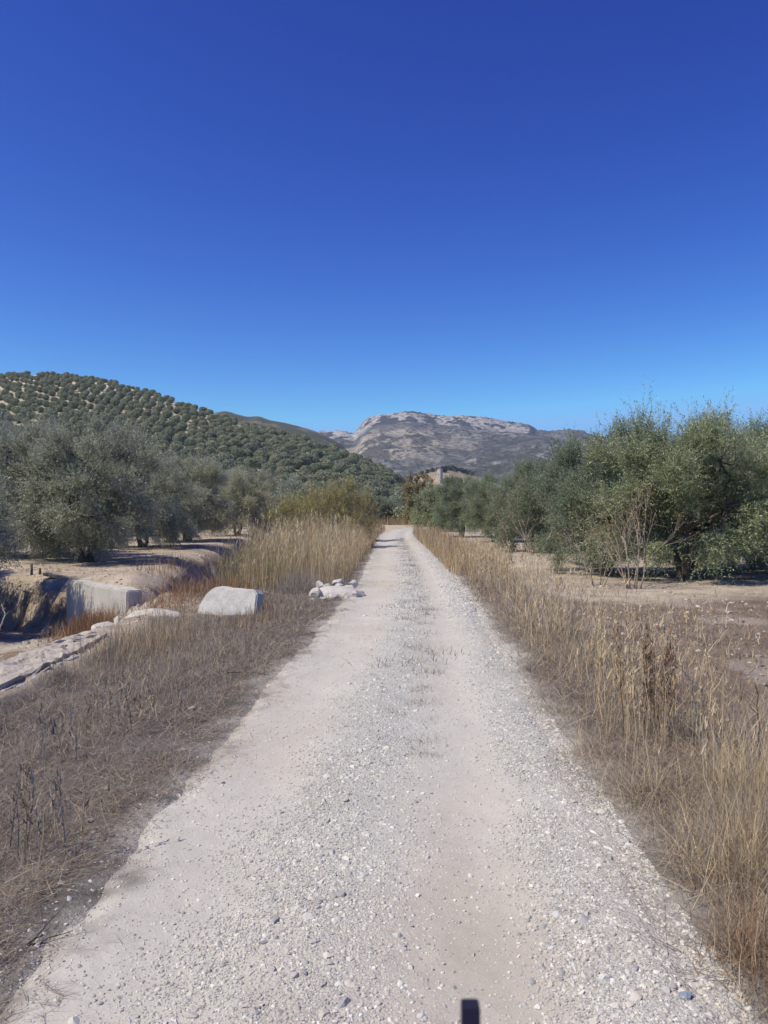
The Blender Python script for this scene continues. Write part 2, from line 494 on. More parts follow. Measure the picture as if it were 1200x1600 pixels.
# --- track
ctrl = [(-0.28, -8), (-0.2, -2)] + [(float(cx(y)), y) for y in (0, 2, 4, 6, 8, 10, 12, 14, 16, 20, 24, 28, 32, 36, 40, 44, 48, 52, 56, 60, 64)] + \
       [(1.9, 70), (3.2, 75), (5.2, 79), (8.5, 82.5), (13, 85), (19, 86.5), (30, 87.5), (60, 88)]
ctrl = np.array(ctrl, float)
seg = np.concatenate([[0], np.cumsum(np.linalg.norm(np.diff(ctrl, axis=0), axis=1))])
s0 = np.where(ctrl[:, 1] >= 1.0)[0][0]
ss = np.concatenate([np.linspace(0, seg[s0], 40)[:-1], seg[s0] + 0.0 + 1.0 * (np.exp(np.linspace(0, math.log((seg[-1] - seg[s0]) + 1.0), 620)) - 1.0)])
path = np.stack([np.interp(ss, seg, ctrl[:, 0]), np.interp(ss, seg, ctrl[:, 1])], -1)
dense = np.stack([np.interp(np.linspace(0, seg[-1], 800), seg, ctrl[:, i]) for i in (0, 1)], -1)
for _ in range(2):
    dense[10:-10] = np.stack([np.convolve(np.pad(dense[:, i], 10, mode='edge'), np.ones(21) / 21, 'valid') for i in (0, 1)], -1)[10:-10]
path = np.stack([np.interp(ss, np.linspace(0, seg[-1], 800), dense[:, i]) for i in (0, 1)], -1)
tan = np.gradient(path, axis=0); tan /= np.linalg.norm(tan, axis=1)[:, None]
nrm = np.stack([tan[:, 1], -tan[:, 0]], -1)
dd = np.linspace(-1.5, 1.5, 190)
PX = path[:, 0:1] + nrm[:, 0:1] * dd; PY = path[:, 1:2] + nrm[:, 1:2] * dd
DD = np.broadcast_to(dd, PX.shape)
def ridge(d, y):
    c = -0.12 + 0.20 * sstep(4, 12, y) + 0.05 * vnoise(y * 0.8, y * 0, 31)
    return np.exp(-((d - c) / (0.30)) ** 2)
def edge_r(d, y): return sstep(0.62, 1.0, d + 0.08 * vnoise(y * 1.3, y * 0, 33))
def road_z(x, y, d):
    z = 0.012 - 0.022 * np.exp(-((d + 0.72) / 0.28) ** 2) - 0.022 * np.exp(-((d - 0.55) / 0.25) ** 2) + 0.022 * ridge(d, y) + 0.02 * edge_r(d, y)
    z = z + 0.008 * fbm(x * 3, y * 3, 4, 41) + 0.004 * fbm(x * 14, y * 14, 3, 42)
    return z - 0.12 * sstep(1.00, 1.60, np.abs(d) + 0.12 * fbm(x * 1.1, y * 1.1, 3, 44) + 0.10 * fbm(x * 5, y * 5, 3, 48)) + 0.35 * sstep(60, 130, y)
RZ = road_z(PX, PY, DD)
dust = np.array([0.490, 0.478, 0.425]); grey = np.array([0.475, 0.482, 0.458])
gmix = np.clip(0.08 + 0.9 * ridge(DD, PY) + 0.7 * edge_r(DD, PY) + 0.55 * fbm(PX * 0.9, PY * 0.7, 4, 45), 0, 1)[..., None]
CR = dust * (1 - gmix) + grey * gmix
stain = sstep(0.10, 0.6, fbm(PX * 0.8 + 5, PY * 0.5, 4, 47))[..., None]
lmr = litter_mask(PX, PY)[..., None]
CR = CR * (1 - lmr) + LITTER * lmr
CR = CR * (1 - 0.10 * stain * np.array([0.6, 1.0, 1.4]))
rme = make_mesh('gravel_road', np.stack([PX, PY, RZ], -1).reshape(-1, 3), grid_faces(len(ss), len(dd)), M_ROAD, CR.reshape(-1, 3), True)
at = rme.attributes.new('Grit', 'FLOAT', 'POINT')
at.data.foreach_set('value', np.clip(0.05 + 0.7 * gmix[..., 0], 0, 1).astype(np.float32).ravel())
o = link('gravel_road', rme)
tag(o, 'pale dusty gravel farm track running to a bend', 'road', kind='structure')
def rz_at(x, y):
    return np.maximum(road_z(x, y, x - cx(y)), np.where(np.abs(x - cx(y)) > 1.0, gz(x, y), -9.0))

# ------------------------------------------------------------------ hills and mountains
def ridge_mesh(name, us, vs, y_crest, y_front, y_back, mat, colfn, prof, u0, u1, na, ny, amp, fscale, treeh=0.0, seed=0, base=-2.0, jag=0.0):
    U = np.linspace(u0, u1, na)
    vc = np.interp(U, us, vs)
    k = np.ones(5) / 5
    vc = np.convolve(np.pad(vc, 2, mode='edge'), k, 'valid')
    dz = jag / F_PX * 2600 * (fbm(U * 0.16, U * 0 + 1.0, 3, 7) + 0.7 * vnoise(U * 0.55, U * 0 + 2.0, 9))
    yc = np.interp(U, *y_crest) if isinstance(y_crest, tuple) else np.full(na, float(y_crest))
    zc = CAM_H - (vc - 800) / F_PX * yc - treeh
    t = np.concatenate([np.linspace(0, 1, ny), 1 + np.linspace(0, 1, max(6, ny // 4))[1:]])
    T = t[:, None]
    Y = np.where(T <= 1, y_front + (yc - y_front) * T, yc + (y_back - yc) * (T - 1))
    X = (U - 600)[None, :] / F_PX * Y
    P = np.where(T <= 1, prof(np.clip(T, 0, 1)), 1 - 0.55 * (T - 1) ** 1.3)
    Z = base + (zc - base) * P
    n = fbm(X * fscale, Y * fscale, 7, seed, 0.62)
    n = (np.abs(n) * -2 + 0.6) * 0.5 + n * 0.5
    Z = Z + n * amp * np.clip(np.where(T <= 1, np.sin(np.clip(P, 0, 1) * np.pi) * 0.9 + 0.12 * P, 0.3), 0, 1)
    Z = Z + dz[None, :] * sstep(0.90, 0.99, T)
    Cc = colfn(X, Y, Z, P, T, U[None, :] + 0 * T)
    me = make_mesh(name, np.stack([X, Y, Z], -1).reshape(-1, 3), grid_faces(len(t), na), mat, np.clip(Cc, 0.01, 0.8).reshape(-1, 3), True)
    o = link(name, me)
    return o, (X, Y, Z)

# near hill under olive rows
HU = [-250, 0, 60, 120, 170, 240, 330, 400, 470, 540, 600, 640, 700, 760]
HV = [600, 578, 576, 580, 589, 606, 638, 660, 678, 701, 728, 750, 780, 800]
HYC = ([-250, 0, 200, 400, 500, 600, 700, 760], [390, 380, 350, 312, 292, 272, 255, 250])
def hill_prof(t): return 0.82 * t ** 1.35 + 0.18 * t * t * (3 - 2 * t)
def hz(x, y):
    u = x / y * F_PX + 600
    yc = np.interp(u, *HYC); zc = CAM_H - (np.interp(u, HU, HV) - 800) / F_PX * yc - 3.0
    t = (y - 100) / (yc - 100)
    return np.where(t <= 1, -0.6 + (zc + 0.6) * hill_prof(np.clip(t, 0, 1)), zc * (1 - 0.12 * (t - 1))), t
def hill_col(X, Y, Z, P, T, U):
    a = np.array([0.50, 0.44, 0.35]); b = np.array([0.36, 0.32, 0.22]); c = np.array([0.22, 0.21, 0.12])
    k = sstep(-0.3, 0.4, fbm(X * 0.03, Y * 0.03, 4, 61))[..., None]
    up = sstep(0.55, 0.9, P + 0.25 * fbm(X * 0.015, Y * 0.015, 3, 66))[..., None]
    lo = b * (1 - 0.4 * k) + c * 0.4 * k
    return lo * (1 - up) + (a * (0.75 + 0.25 * k) + b * 0.15) * up
o, _ = ridge_mesh('hill', HU, HV, HYC, 100, 460, M_HILL, hill_col, hill_prof, -250, 760, 260, 110, 0.5, 0.02, 3.0, 60, -0.6)
tag(o, 'rounded hill of pale soil planted with olive rows', 'hill', kind='structure')

# low hills peeping over its shoulder
def fhc(X, Y, Z, P, T, U):
    n = fbm(X * 0.03, Y * 0.03, 5, 71)[..., None]
    return np.where(n > -0.12, np.array([0.075, 0.085, 0.055]), np.array([0.15, 0.145, 0.10]))
o, _ = ridge_mesh('distant_hill', [240, 310, 335, 352, 372, 388, 404, 422, 445, 470, 490, 505, 530, 600], [700, 654, 645, 642, 648, 652, 650, 657, 661, 667, 673, 679, 692, 760], 1000, 520, 1300,
                  M_HILL, fhc, lambda t: t ** 0.9, 240, 600, 160, 60, 9, 0.02, 0, 70)
tag(o, 'low dark wooded hill showing behind the shoulder of the olive hill', 'hill', kind='structure')

# limestone mountain
MU = [300, 440, 500, 530, 554, 561, 566, 576, 590, 606, 622, 640, 660, 684, 702, 722, 745, 768, 790, 812, 829, 838, 858, 878, 892, 910, 926, 950, 1000, 1080, 1140, 1180, 1210, 1260, 1400]
MV = [690, 684, 677, 676, 680, 670, 663, 656, 652, 651, 648, 646, 649, 652, 654, 652, 654, 657, 661, 664, 667, 675, 677, 675, 673, 676, 682, 689, 694, 692, 684, 677, 676, 684, 700]
def mprof(t): return np.where(t < 0.80, 0.80 * (t / 0.80) ** 1.15, 0.80 + 0.20 * sstep(0.80, 0.97, t))
def mcol(X, Y, Z, P, T, U):
    rock = np.array([0.46, 0.44, 0.41]); tanc = np.array([0.38, 0.34, 0.265]); scrub = np.array([0.060, 0.064, 0.050]); slope = np.array([0.17, 0.168, 0.150])
    big = fbm(X * 0.004, Y * 0.003, 4, 81); mid = fbm(X * 0.012, Y * 0.010, 4, 82); sm = fbm(X * 0.035, Y * 0.022, 4, 83)
    main = (1 - sstep(826, 846, U))
    rk = (sstep(0.76, 0.84, P + 0.06 * mid) * main)[..., None]
    t1 = (sstep(0.34, 0.48, P + 0.12 * big) * (1 - sstep(0.62, 0.78, P + 0.1 * mid - 0.10 * sstep(560, 520, U))) * (1 - sstep(640, 860, U + 90 * big)))[..., None]
    c = slope * (1 + 0.5 * mid[..., None]) + 0 * X[..., None]
    c = c * (1 - t1) + tanc * t1
    c = c * (1 - rk) + rock * (1 + 0.25 * mid[..., None]) * rk
    dots = sstep(0.02, 0.12, sm + 0.30 * mid - 0.10 * rk[..., 0] + 0.06)[..., None] * (0.35 + 0.6 * rk + 0.45 * t1)
    light = sstep(0.24, 0.4, fbm(X * 0.02, Y * 0.014, 4, 84))[..., None] * (1 - rk) * (1 - t1)
    c = c * (1 - 0.6 * light) + np.array([0.34, 0.33, 0.30]) * 0.6 * light
    return c * (1 - dots) + scrub * dots
o, _ = ridge_mesh('mountain', MU, MV, 2600, 1100, 3400, M_MOUNT, mcol, mprof, 300, 1400, 620, 240, 36, 0.0042, 0, 80, -2.0, 2.2)
tag(o, 'grey limestone mountain with cliffs and scrub', 'mountain', kind='structure')

# spur in front on the right
SU = [560, 640, 690, 740, 790, 830, 846, 870, 900, 940, 1000, 1100, 1200, 1400]
SV = [770, 738, 716, 701, 690, 682, 681, 686, 688, 698, 712, 722, 728, 735]
def scol(X, Y, Z, P, T, U):
    a = np.array([0.125, 0.127, 0.112]); b = np.array([0.19, 0.186, 0.165]); s = np.array([0.055, 0.06, 0.042]); l = np.array([0.36, 0.34, 0.31])
    m = fbm(X * 0.008, Y * 0.006, 4, 91)[..., None]; d = fbm(X * 0.04, Y * 0.03, 4, 92)[..., None]
    c = a * (1 - sstep(-0.3, 0.5, m)) + b * sstep(-0.3, 0.5, m)
    c = np.where(d > 0.10, s * 0.6 + c * 0.4, c)
    w = sstep(0.12, 0.3, fbm(X * 0.022, Y * 0.012, 4, 93) - 0.3 * P + 0.06)[..., None]
    return c * (1 - 0.75 * w) + l * 0.75 * w
o, _ = ridge_mesh('mountain_spur', SU, SV, 1900, 950, 2600, M_MOUNT, scol, lambda t: t ** 1.1, 560, 1400, 420, 120, 40, 0.006, 0, 90)
tag(o, 'smooth grey scrubby spur below the mountain', 'mountain', kind='structure')

# tan foothill with the tower
FU = [540, 600, 640, 662, 682, 702, 722, 745, 765, 800, 860, 950]
FV = [792, 764, 748, 740, 735, 734, 738, 745, 753, 764, 780, 798]
def fcol(X, Y, Z, P, T, U):
    a = np.array([0.35, 0.28, 0.195]); b = np.array([0.27, 0.225, 0.15]); l = np.array([0.46, 0.42, 0.36])
    m = sstep(-0.3, 0.3, fbm(X * 0.05, Y * 0.04, 4, 101))[..., None]
    w = sstep(0.2, 0.35, fbm(X * 0.06, Y * 0.03, 3, 102))[..., None]
    c = a * m + b * (1 - m)
    return c * (1 - 0.7 * w) + l * 0.7 * w
o, FH = ridge_mesh('foothill', FU, FV, 700, 420, 900, M_HILL, fcol, lambda t: t ** 1.0, 540, 950, 140, 60, 5, 0.02, 0, 100)
tag(o, 'small bare tan foothill in front of the mountain', 'hill', kind='structure')
def foot_z(x, y):
    i = np.argmin((FH[0] - x) ** 2 + (FH[1] - y) ** 2)
    return FH[2].ravel()[i]

# ------------------------------------------------------------------ olive trees
UP = np.array([0, 0, 1.0])
def unit(v): return v / (np.linalg.norm(v, axis=-1, keepdims=True) + 1e-9)

def leaf_quads(P, D, rng, ln, wd, face=None, loose=1.0):
    n = len(P)
    rnd = rng.normal(0, 1, (n, 3))
    if face is not None: rnd = face + rnd * loose
    side = unit(np.cross(D, rnd))
    L = ln[:, None]; W = wd[:, None]
    mid = P + D * L * 0.48
    V = np.stack([P, mid + side * W * 0.5, P + D * L, mid - side * W * 0.5], 1).reshape(-1, 3)
    F = np.arange(n * 4).reshape(n, 4)
    return V, F

def crown_data(seed, H, RR, n_shoot, leaf_n, leaf_l, leaf_w, nlobe=10, wisps=60, low=0.5, shoot_l=(0.35, 0.75), skirt=15):
    rng = np.random.default_rng(seed)
    c = np.array([0, 0, 0.52 * H]); ax = np.array([RR, RR * 0.95, 0.47 * H])
    lob = []
    for i in range(nlobe):
        f = (i + 0.5) / nlobe
        zz = 1 - 1.85 * f; r = math.sqrt(max(0, 1 - zz * zz)); th = i * 2.39996 + rng.uniform(-0.5, 0.5)
        lob.append(c + ax * np.array([r * math.cos(th), r * math.sin(th), zz]) * rng.uniform(0.52, 0.72))
    lob = np.array(lob)
    cl = []; par = []
    for i, l in enumerate(lob):
        for j in range(9):
            p = l + unit(rng.normal(0, 1, 3)) * rng.uniform(0.34, 0.50) * ax * np.array([1, 1, 0.85])
            p[2] = max(p[2], low + rng.uniform(0, 0.35))
            cl.append(p); par.append(i)
    if wisps:
        for k in range(skirt):
            th = rng.uniform(0, 2 * np.pi); r = rng.uniform(0.60, 0.92)
            p = np.array([RR * r * math.cos(th), RR * r * math.sin(th), low + rng.uniform(0.12, 1.1)])
            cl.append(p); par.append(int(np.argmin(np.linalg.norm(lob - p, axis=1))))
    cl = np.array(cl); par = np.array(par)
    ci = rng.integers(0, len(cl), n_shoot)
    O = cl[ci] + rng.normal(0, 0.115 * RR / 2.2, (n_shoot, 3)) * np.array([1, 1, 0.9])
    out = unit((O - c) / ax)
    zrel = np.clip((O[:, 2] - c[2]) / ax[2], -1, 1)
    D = unit(out * 0.55 + UP * (0.55 * zrel + 0.20)[:, None] + rng.normal(0, 0.38, (n_shoot, 3)))
    Ls = rng.uniform(*shoot_l, n_shoot)
    if wisps:
        top = np.argsort(cl[:, 2])[-28:]
        hub = cl[top[rng.integers(0, len(top), 12)]]
        O2 = hub[rng.integers(0, 12, wisps)] + rng.normal(0, 0.16, (wisps, 3)) * np.array([1, 1, 1.4])
        D2 = unit(UP + rng.normal(0, 0.17, (wisps, 3)))
        O = np.concatenate([O, O2]); D = np.concatenate([D, D2]); Ls = np.concatenate([Ls, rng.uniform(0.6, 1.15, wisps)])
    ns = len(O)
    O[:, 2] = np.maximum(O[:, 2], low * 0.8)
    T = (np.arange(leaf_n) + 0.5) / leaf_n
    t = T[None, :] + rng.uniform(-0.02, 0.02, (ns, leaf_n))
    bend = rng.normal(0, 0.12, (ns, 1, 3)) + np.array([0, 0, -0.10])
    P = O[:, None, :] + D[:, None, :] * (Ls[:, None] * t)[..., None] + bend * (Ls[:, None] * t ** 2)[..., None]
    LD = unit(D[:, None, :] * 0.75 + unit(rng.normal(0, 1, (ns, leaf_n, 3))) * 0.85)
    P = P.reshape(-1, 3); LD = LD.reshape(-1, 3)
    n = len(P)
    V, F = leaf_quads(P, LD, rng, leaf_l * rng.uniform(0.7, 1.25, n), leaf_w * rng.uniform(0.75, 1.2, n), unit((P - c) / ax) * 0.5 + UP * 0.6, 0.75)
    return V, F, lob, cl, par, O, D, Ls

def trunk_data(mb, rng, lob, cl, par, H, stems=3, tr=0.17, twigs=None, m=0):
    fork = 0.42 * min(1.0, H / 4)
    bases = []
    for k in range(stems):
        a = 2 * np.pi * k / stems + rng.uniform(-0.4, 0.4)
        p0 = np.array([0.10 * math.cos(a), 0.10 * math.sin(a), -0.08])
        lean = rng.uniform(0.2, 0.45)
        p1 = np.array([lean * math.cos(a), lean * math.sin(a), 0.30 * H * rng.uniform(0.85, 1.15)])
        pts = wig(p0, p1, 9, 0.03, rng)
        rad = np.linspace(tr, tr * 0.55, 9) * rng.uniform(0.85, 1.15, 9); rad[0] *= 1.5; rad[1] *= 1.15
        mb.add(*tube(pts, rad, 9), m=m)
        bases.append(pts[-1])
    # root crown
    a = np.linspace(0, 1, 5)
    mb.add(*tube(np.stack([0 * a, 0 * a, -0.1 + 0.35 * a], -1), tr * np.array([1.9, 1.7, 1.35, 1.1, 0.7]), 11), m=m)
    bases = np.array(bases)
    for i, l in enumerate(lob):
        b = bases[np.argmin(np.linalg.norm(bases[:, :2] - l[None, :2] * 0.5, axis=1))]
        mb.add(*tube(wig(b, l, 7, 0.05, rng, 0.08), np.linspace(tr * 0.45, tr * 0.18, 7), 6), m=m)
    for p, i in zip(cl, par):
        mb.add(*tube(wig(lob[i], p, 4, 0.03, rng), np.linspace(tr * 0.14, 0.008, 4), 4, False), m=m)
    if twigs is not None:
        O, D, Ls = twigs
        sel = rng.choice(len(O), min(len(O), 900), replace=False)
        for j in sel:
            w = 0.005
            mb.add(*tube(np.stack([O[j] - D[j] * 0.1, O[j] + D[j] * Ls[j] * 0.9]), [w, w * 0.4], 3, False), m=m)

def olive_parts(seed, H, RR, n_shoot, leaf_n, ll, lw, stems=3, tr=0.17, wisps=60, low=0.5, nlobe=10, leafmat=None, sl=(0.35, 0.75), skirt=15):
    V, F, lob, cl, par, O, D, Ls = crown_data(seed, H, RR, n_shoot, leaf_n, ll, lw, nlobe, wisps, low, sl, skirt)
    crown = make_mesh('crown', V, F, leafmat or M_OLIVE)
    mb = MB(); rng = np.random.default_rng(seed + 1)
    trunk_data(mb, rng, lob, cl, par, H, stems, tr, (O, D, Ls))
    return mb.mesh('trunk', M_BARK, True), crown

def place_tree(name, parts, loc, rz, sc, label, cat='olive tree', group=None):
    root = bpy.data.objects.new(name, None); COL.objects.link(root)
    root.empty_display_size = 0.3
    root.location = loc; root.rotation_euler = (0, 0, rz); root.scale = sc if hasattr(sc, '__len__') else (sc, sc, sc)
    tag(root, label, cat, group)
    link('trunk', parts[0], root); link('crown', parts[1], root)
    return root

HERO = [olive_parts(101, 4.3, 2.50, 9000, 24, 0.072, 0.018, 3, 0.115, 330, 0.50, 12, skirt=4),
        olive_parts(202, 4.6, 2.50, 9000, 24, 0.072, 0.018, 2, 0.12, 260, 0.42, 12, skirt=7),
        olive_parts(303, 4.2, 2.55, 9000, 24, 0.072, 0.018, 3, 0.10, 220, 0.22, 12)]
MID = [olive_parts(404, 4.2, 2.55, 2300, 16, 0.15, 0.045, 3, 0.12, 110, 0.25, 12),
       olive_parts(505, 4.4, 2.6, 2300, 16, 0.15, 0.045, 2, 0.12, 110, 0.22, 12)]

def silver(parts):
    c = parts[1].copy(); c.materials[0] = M_SILVER
    return parts[0], c
SILV = [silver(p) for p in HERO]
SMID = [silver(p) for p in MID]

def at_tree(u, y): return (u - 600) / F_PX * y
def put(u, y, parts, h, base_h, rz, label, wide=1.0, group=None, name='olive_tree'):
    x = at_tree(u, y); s = h / base_h
    return place_tree(name, parts, (x, y, float(gz(x, y)) - 0.02), rz, (s * wide, s * wide, s), label, 'olive tree', group)

# right hand side
put(1075, 19.0, HERO[0], 3.9, 4.3, 0.3, 'large olive with thick dark trunk behind the bare shrub, ragged top against the sky', 1.1)
put(948, 21.0, HERO[1], 3.8, 4.6, 2.1, 'grey green olive with foliage hanging to the ground, left of the thick dark trunk', 0.86)
put(1178, 22.5, HERO[2], 4.35, 4.2, 4.0, 'olive cut by the right edge of the photo, shadow at its foot', 1.05)
put(848, 32.0, HERO[2], 3.75, 4.2, 1.2, 'pale topped olive behind the soil heap right of the track', 0.86)
put(772, 43.0, HERO[1], 3.75, 4.6, 5.0, 'olive just beyond the tall golden grass, third tree from the bend', 0.86)
put(722, 51.0, HERO[0], 3.9, 4.3, 0.9, 'silvery olive second from the bend on the right', 0.84)
put(682, 66.0, MID[0], 3.9, 4.2, 2.2, 'bluish dark green olive nearest the bend, beside the rust coloured tree', 0.85)
# left hand side
put(134, 23.2, SILV[1], 4.2, 4.6, 0.5, 'olive with forked leaning trunk standing on the ditch bank', 1.0)
put(-165, 15.6, SILV[0], 3.8, 4.3, 3.3, 'tall olive cut by the left edge of the photo', 0.98)
put(-200, 17.8, SILV[2], 3.8, 4.2, 1.9, 'olive beyond the left edge of the photo whose shadow falls in the ditch', 1.0)
put(-6, 25.5, SILV[2], 4.5, 4.2, 0.7, 'olive behind the tall one at the left edge of the photo', 0.95)
put(222, 31.5, SILV[2], 3.75, 4.2, 2.5, 'grey topped olive right behind the ditch mound, second along the ditch', 1.0)
put(292, 38.0, SILV[0], 4.0, 4.3, 4.4, 'olive with low spreading limbs above a patch of sunlit bank', 1.0)
put(372, 46.0, SILV[2], 3.9, 4.2, 5.5, 'rounded silver olive left of the yellowish broom', 1.0)
put(446, 57.0, SMID[1], 4.0, 4.4, 1.0, 'farthest olive of the ditch row, half hidden by the yellowish broom', 1.0)

rng = np.random.default_rng(77)
# rows behind
for (x0, x1, y0, y1, grp, lab) in ((-60, -12.5, 31, 92, 'orchard olives behind the ditch row', 'olive in the flat rows behind the trees along the ditch'),
                                   (8.5, 46, 32, 92, 'orchard olives behind the right hand trees', 'olive in the flat rows behind the large olives right of the track')):
    for X in np.arange(x0, x1, 7.2):
        for Y in np.arange(y0, y1, 7.2):
            x = X + rng.uniform(-0.5, 0.5); y = Y + rng.uniform(-0.5, 0.5)
            u = x / y * F_PX + 600
            if u < -40 or u > 1240: continue
            if x > 0 and u < 885: continue
            if y > 74 and x > 0 and 78 < y < 92 and x < 40: continue
            k = int(rng.integers(0, 2)); s = rng.uniform(0.85, 1.02)
            place_tree('olive_tree', (MID if x > 0 else SMID)[k], (x, y, float(gz(x, y)) - 0.02), rng.uniform(0, 6.28), s, lab, 'olive tree', grp)
for (u, y, h) in ((500, 70, 4.0), (530, 84, 4.2), (565, 96, 4.2)):
    put(u, y, MID[1], h, 4.4, u * 0.1, 'olive on the flat ground past the broom at the foot of the hill', 0.95, 'olives at the foot of the hill')

# hill trees
def hill_tree(seed, n=1500):
    """round pruned olive: leaf sprays lying over a lumpy crown, darker gaps between the lumps"""
    rg = np.random.default_rng(seed)
    U_ = unit(rg.normal(0, 1, (n, 3)))
    lum = unit(rg.normal(0, 1, (14, 3)))
    prox = np.max(U_ @ lum.T, axis=1)
    rr = (0.70 + 0.36 * np.clip((prox - 0.55) / 0.45, 0, 1)) * rg.uniform(0.80, 1.10, n)
    P = U_ * rr[:, None] * np.array([1.85, 1.85, 1.5]) + np.array([0, 0, 1.65])
    k = P[:, 2] > 0.15
    P, U_ = P[k], U_[k]; n = len(P)
    D = unit(np.cross(U_, rg.normal(0, 1, (n, 3))) + 0.35 * U_ + UP * 0.15)
    V, F = leaf_quads(P - D * 0.22, D, rg, rg.uniform(0.28, 0.60, n), rg.uniform(0.13, 0.26, n), U_, 0.6)
    mb = MB(); mb.add(V, F)
    mb.add(*tube(np.array([[0, 0, -0.4], [0.05, 0, 0.4], [0.0, 0.1, 1.6]]), [0.28, 0.2, 0.14], 6), m=1)
    return mb
HT = [hill_tree(900 + i, 2300) for i in range(6)]
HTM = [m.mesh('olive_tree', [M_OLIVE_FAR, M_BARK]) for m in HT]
spots = []
ca, sa = math.cos(R(13)), math.sin(R(13))
for i in range(-85, 85):
    for j in range(-85, 85):
        a, b = (i + 0.5 * (j % 2)) * 6.3, j * 5.7
        x = -80 + a * ca - b * sa; y = 230 + a * sa + b * ca
        if y < 96: continue
        u = x / y * F_PX + 600
        if u < -30 or u > 745: continue
        if y > 90 and u > 650 and y < 130: continue
        z, t = hz(np.array(x), np.array(y)); z = float(z); t = float(t)
        if t > 1.02: continue
        x += rng.uniform(-0.8, 0.8); y += rng.uniform(-0.8, 0.8)
        if rng.uniform() < 0.03: continue
        z = float(hz(np.array(x), np.array(y))[0])
        vtop = 800 - (z + 3.4 - CAM_H) / y * F_PX
        hide = np.interp(u, [-30, 20, 60, 110, 150, 210, 300, 420, 470, 560, 640, 680, 745], [650, 640, 690, 680, 665, 715, 722, 745, 770, 792, 790, 765, 745])
        spots.append((vtop > hide, y, x, z, u))
spots.sort()
stuff = MB()
n_ind = 0
GROUP_H = 'olive trees planted in rows up the hill'
for hid, y, x, z, u in spots:
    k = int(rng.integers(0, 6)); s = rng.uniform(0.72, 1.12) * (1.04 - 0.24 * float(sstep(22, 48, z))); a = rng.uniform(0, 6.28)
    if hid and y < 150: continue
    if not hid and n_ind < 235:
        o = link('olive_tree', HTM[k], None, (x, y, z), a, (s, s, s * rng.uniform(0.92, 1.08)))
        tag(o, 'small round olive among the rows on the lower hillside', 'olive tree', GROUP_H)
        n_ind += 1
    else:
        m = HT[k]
        V = np.concatenate(m.V) * s
        V = np.stack([V[:, 0] * math.cos(a) - V[:, 1] * math.sin(a) + x, V[:, 0] * math.sin(a) + V[:, 1] * math.cos(a) + y, V[:, 2] + z], -1)
        for kk in m.F:
            pass
        off = stuff.n
        stuff.V.append(V); stuff.C.append(np.full((len(V), 3), 0.5)); stuff.n += len(V)
        for kk in m.F:
            stuff.F.setdefault(kk, []).append(np.concatenate(m.F[kk]) + off)
            stuff.M.setdefault(kk, []).append(np.concatenate(m.M[kk]))
if stuff.n:
    o = link('olive_grove', stuff.mesh('olive_grove', [M_OLIVE_FAR, M_BARK]))
    tag(o, 'far olive rows covering the upper hill', 'olive grove', kind='stuff')
print('hill trees', len(spots), 'individual', n_ind)

# rust coloured tree by the bend, round bushes, broom
def leafy(seed, H, RR, n, leaf_n, ll, lw, mat, low, nlobe=9, wisps=30, tr=0.1):
    V, F, lob, cl, par, O, D, Ls = crown_data(seed, H, RR, n, leaf_n, ll, lw, nlobe, wisps, low, (0.3, 0.7))
    crown = make_mesh('crown', V, F, mat)
    mb = MB(); trunk_data(mb, np.random.default_rng(seed), lob, cl, par, H, 2, tr, (O, D, Ls))
    return mb.mesh('trunk', M_TWIG if mat is M_BROOM else M_BARK, True), crown
rust = leafy(611, 6.0, 2.0, 1500, 14, 0.16, 0.09, M_RUST, 0.5, 10, 40, 0.14)
place_tree('autumn_tree', rust, (at_tree(655, 84), 84, 0.1), 0.4, (0.95, 0.95, 0.95), 'rust brown autumn tree at the bend of the track', 'tree')
bush = leafy(622, 3.0, 1.7, 900, 14, 0.14, 0.06, M_OLIVE_FAR, 0.15, 9, 10, 0.08)
for (u, y, s, lab) in ((606, 97, 1.0, 'round green bush left of the rust brown tree'), (627, 101, 0.85, 'smaller bush touching the rust brown tree')):
    place_tree('bush', bush, (at_tree(u, y), y, 0.1), u * 0.3, s, lab, 'bush')
broom = leafy(633, 2.7, 1.5, 1500, 16, 0.14, 0.018, M_BROOM, 0.2, 10, 150, 0.05)
for (u, y, s, lab) in ((520, 36, 0.98, 'yellow green broom bush rising behind the tall dry grass'), (476, 33, 0.78, 'lower yellowish broom beside the silver olive'), (556, 44, 0.85, 'broom bush farthest along the tall grass')):
    x = at_tree(u, y)
    place_tree('broom_bush', broom, (x, y, float(gz(x, y))), u * 0.7, s * 1.1, lab, 'bush')

# scrub on the foothill
fb = leafy(644, 3.0, 1.8, 160, 6, 0.5, 0.25, M_DARKLEAF, 0.2, 7, 0, 0.1)
FBM = MB()
def one_mesh(parts, name):
    return parts
rng = np.random.default_rng(5)
V, F, *_ = crown_data(644, 3.2, 2.0, 160, 5, 0.55, 0.3, 7, 0, 0.0, (0.3, 0.5))
mb = MB(); mb.add(V, F); mb.add(*tube(np.array([[0, 0, -0.6], [0, 0, 0.5], [0, 0, 1.2]]), [0.2, 0.15, 0.1], 5), m=1)
FSHRUB = mb.mesh('shrub', [M_DARKLEAF, M_BARK])
for i, (u, v, s) in enumerate([(660, 744, 1.0), (668, 741, 1.1), (676, 738, 1.2), (684, 737, 1.1), (692, 736, 1.2), (700, 736, 1.3), (708, 737, 1.5), (714, 738, 1.3), (721, 740, 1.4), (727, 742, 1.3), (733, 744, 1.2), (739, 746, 1.0)]):
    y = 690; x = at_tree(u, y)
    tag(link('shrub', FSHRUB, None, (x, y, foot_z(x, y) - 0.3), i * 1.3, s), 'dark shrub in the line along the crest of the tan foothill', 'shrub', 'shrubs along the foothill crest')
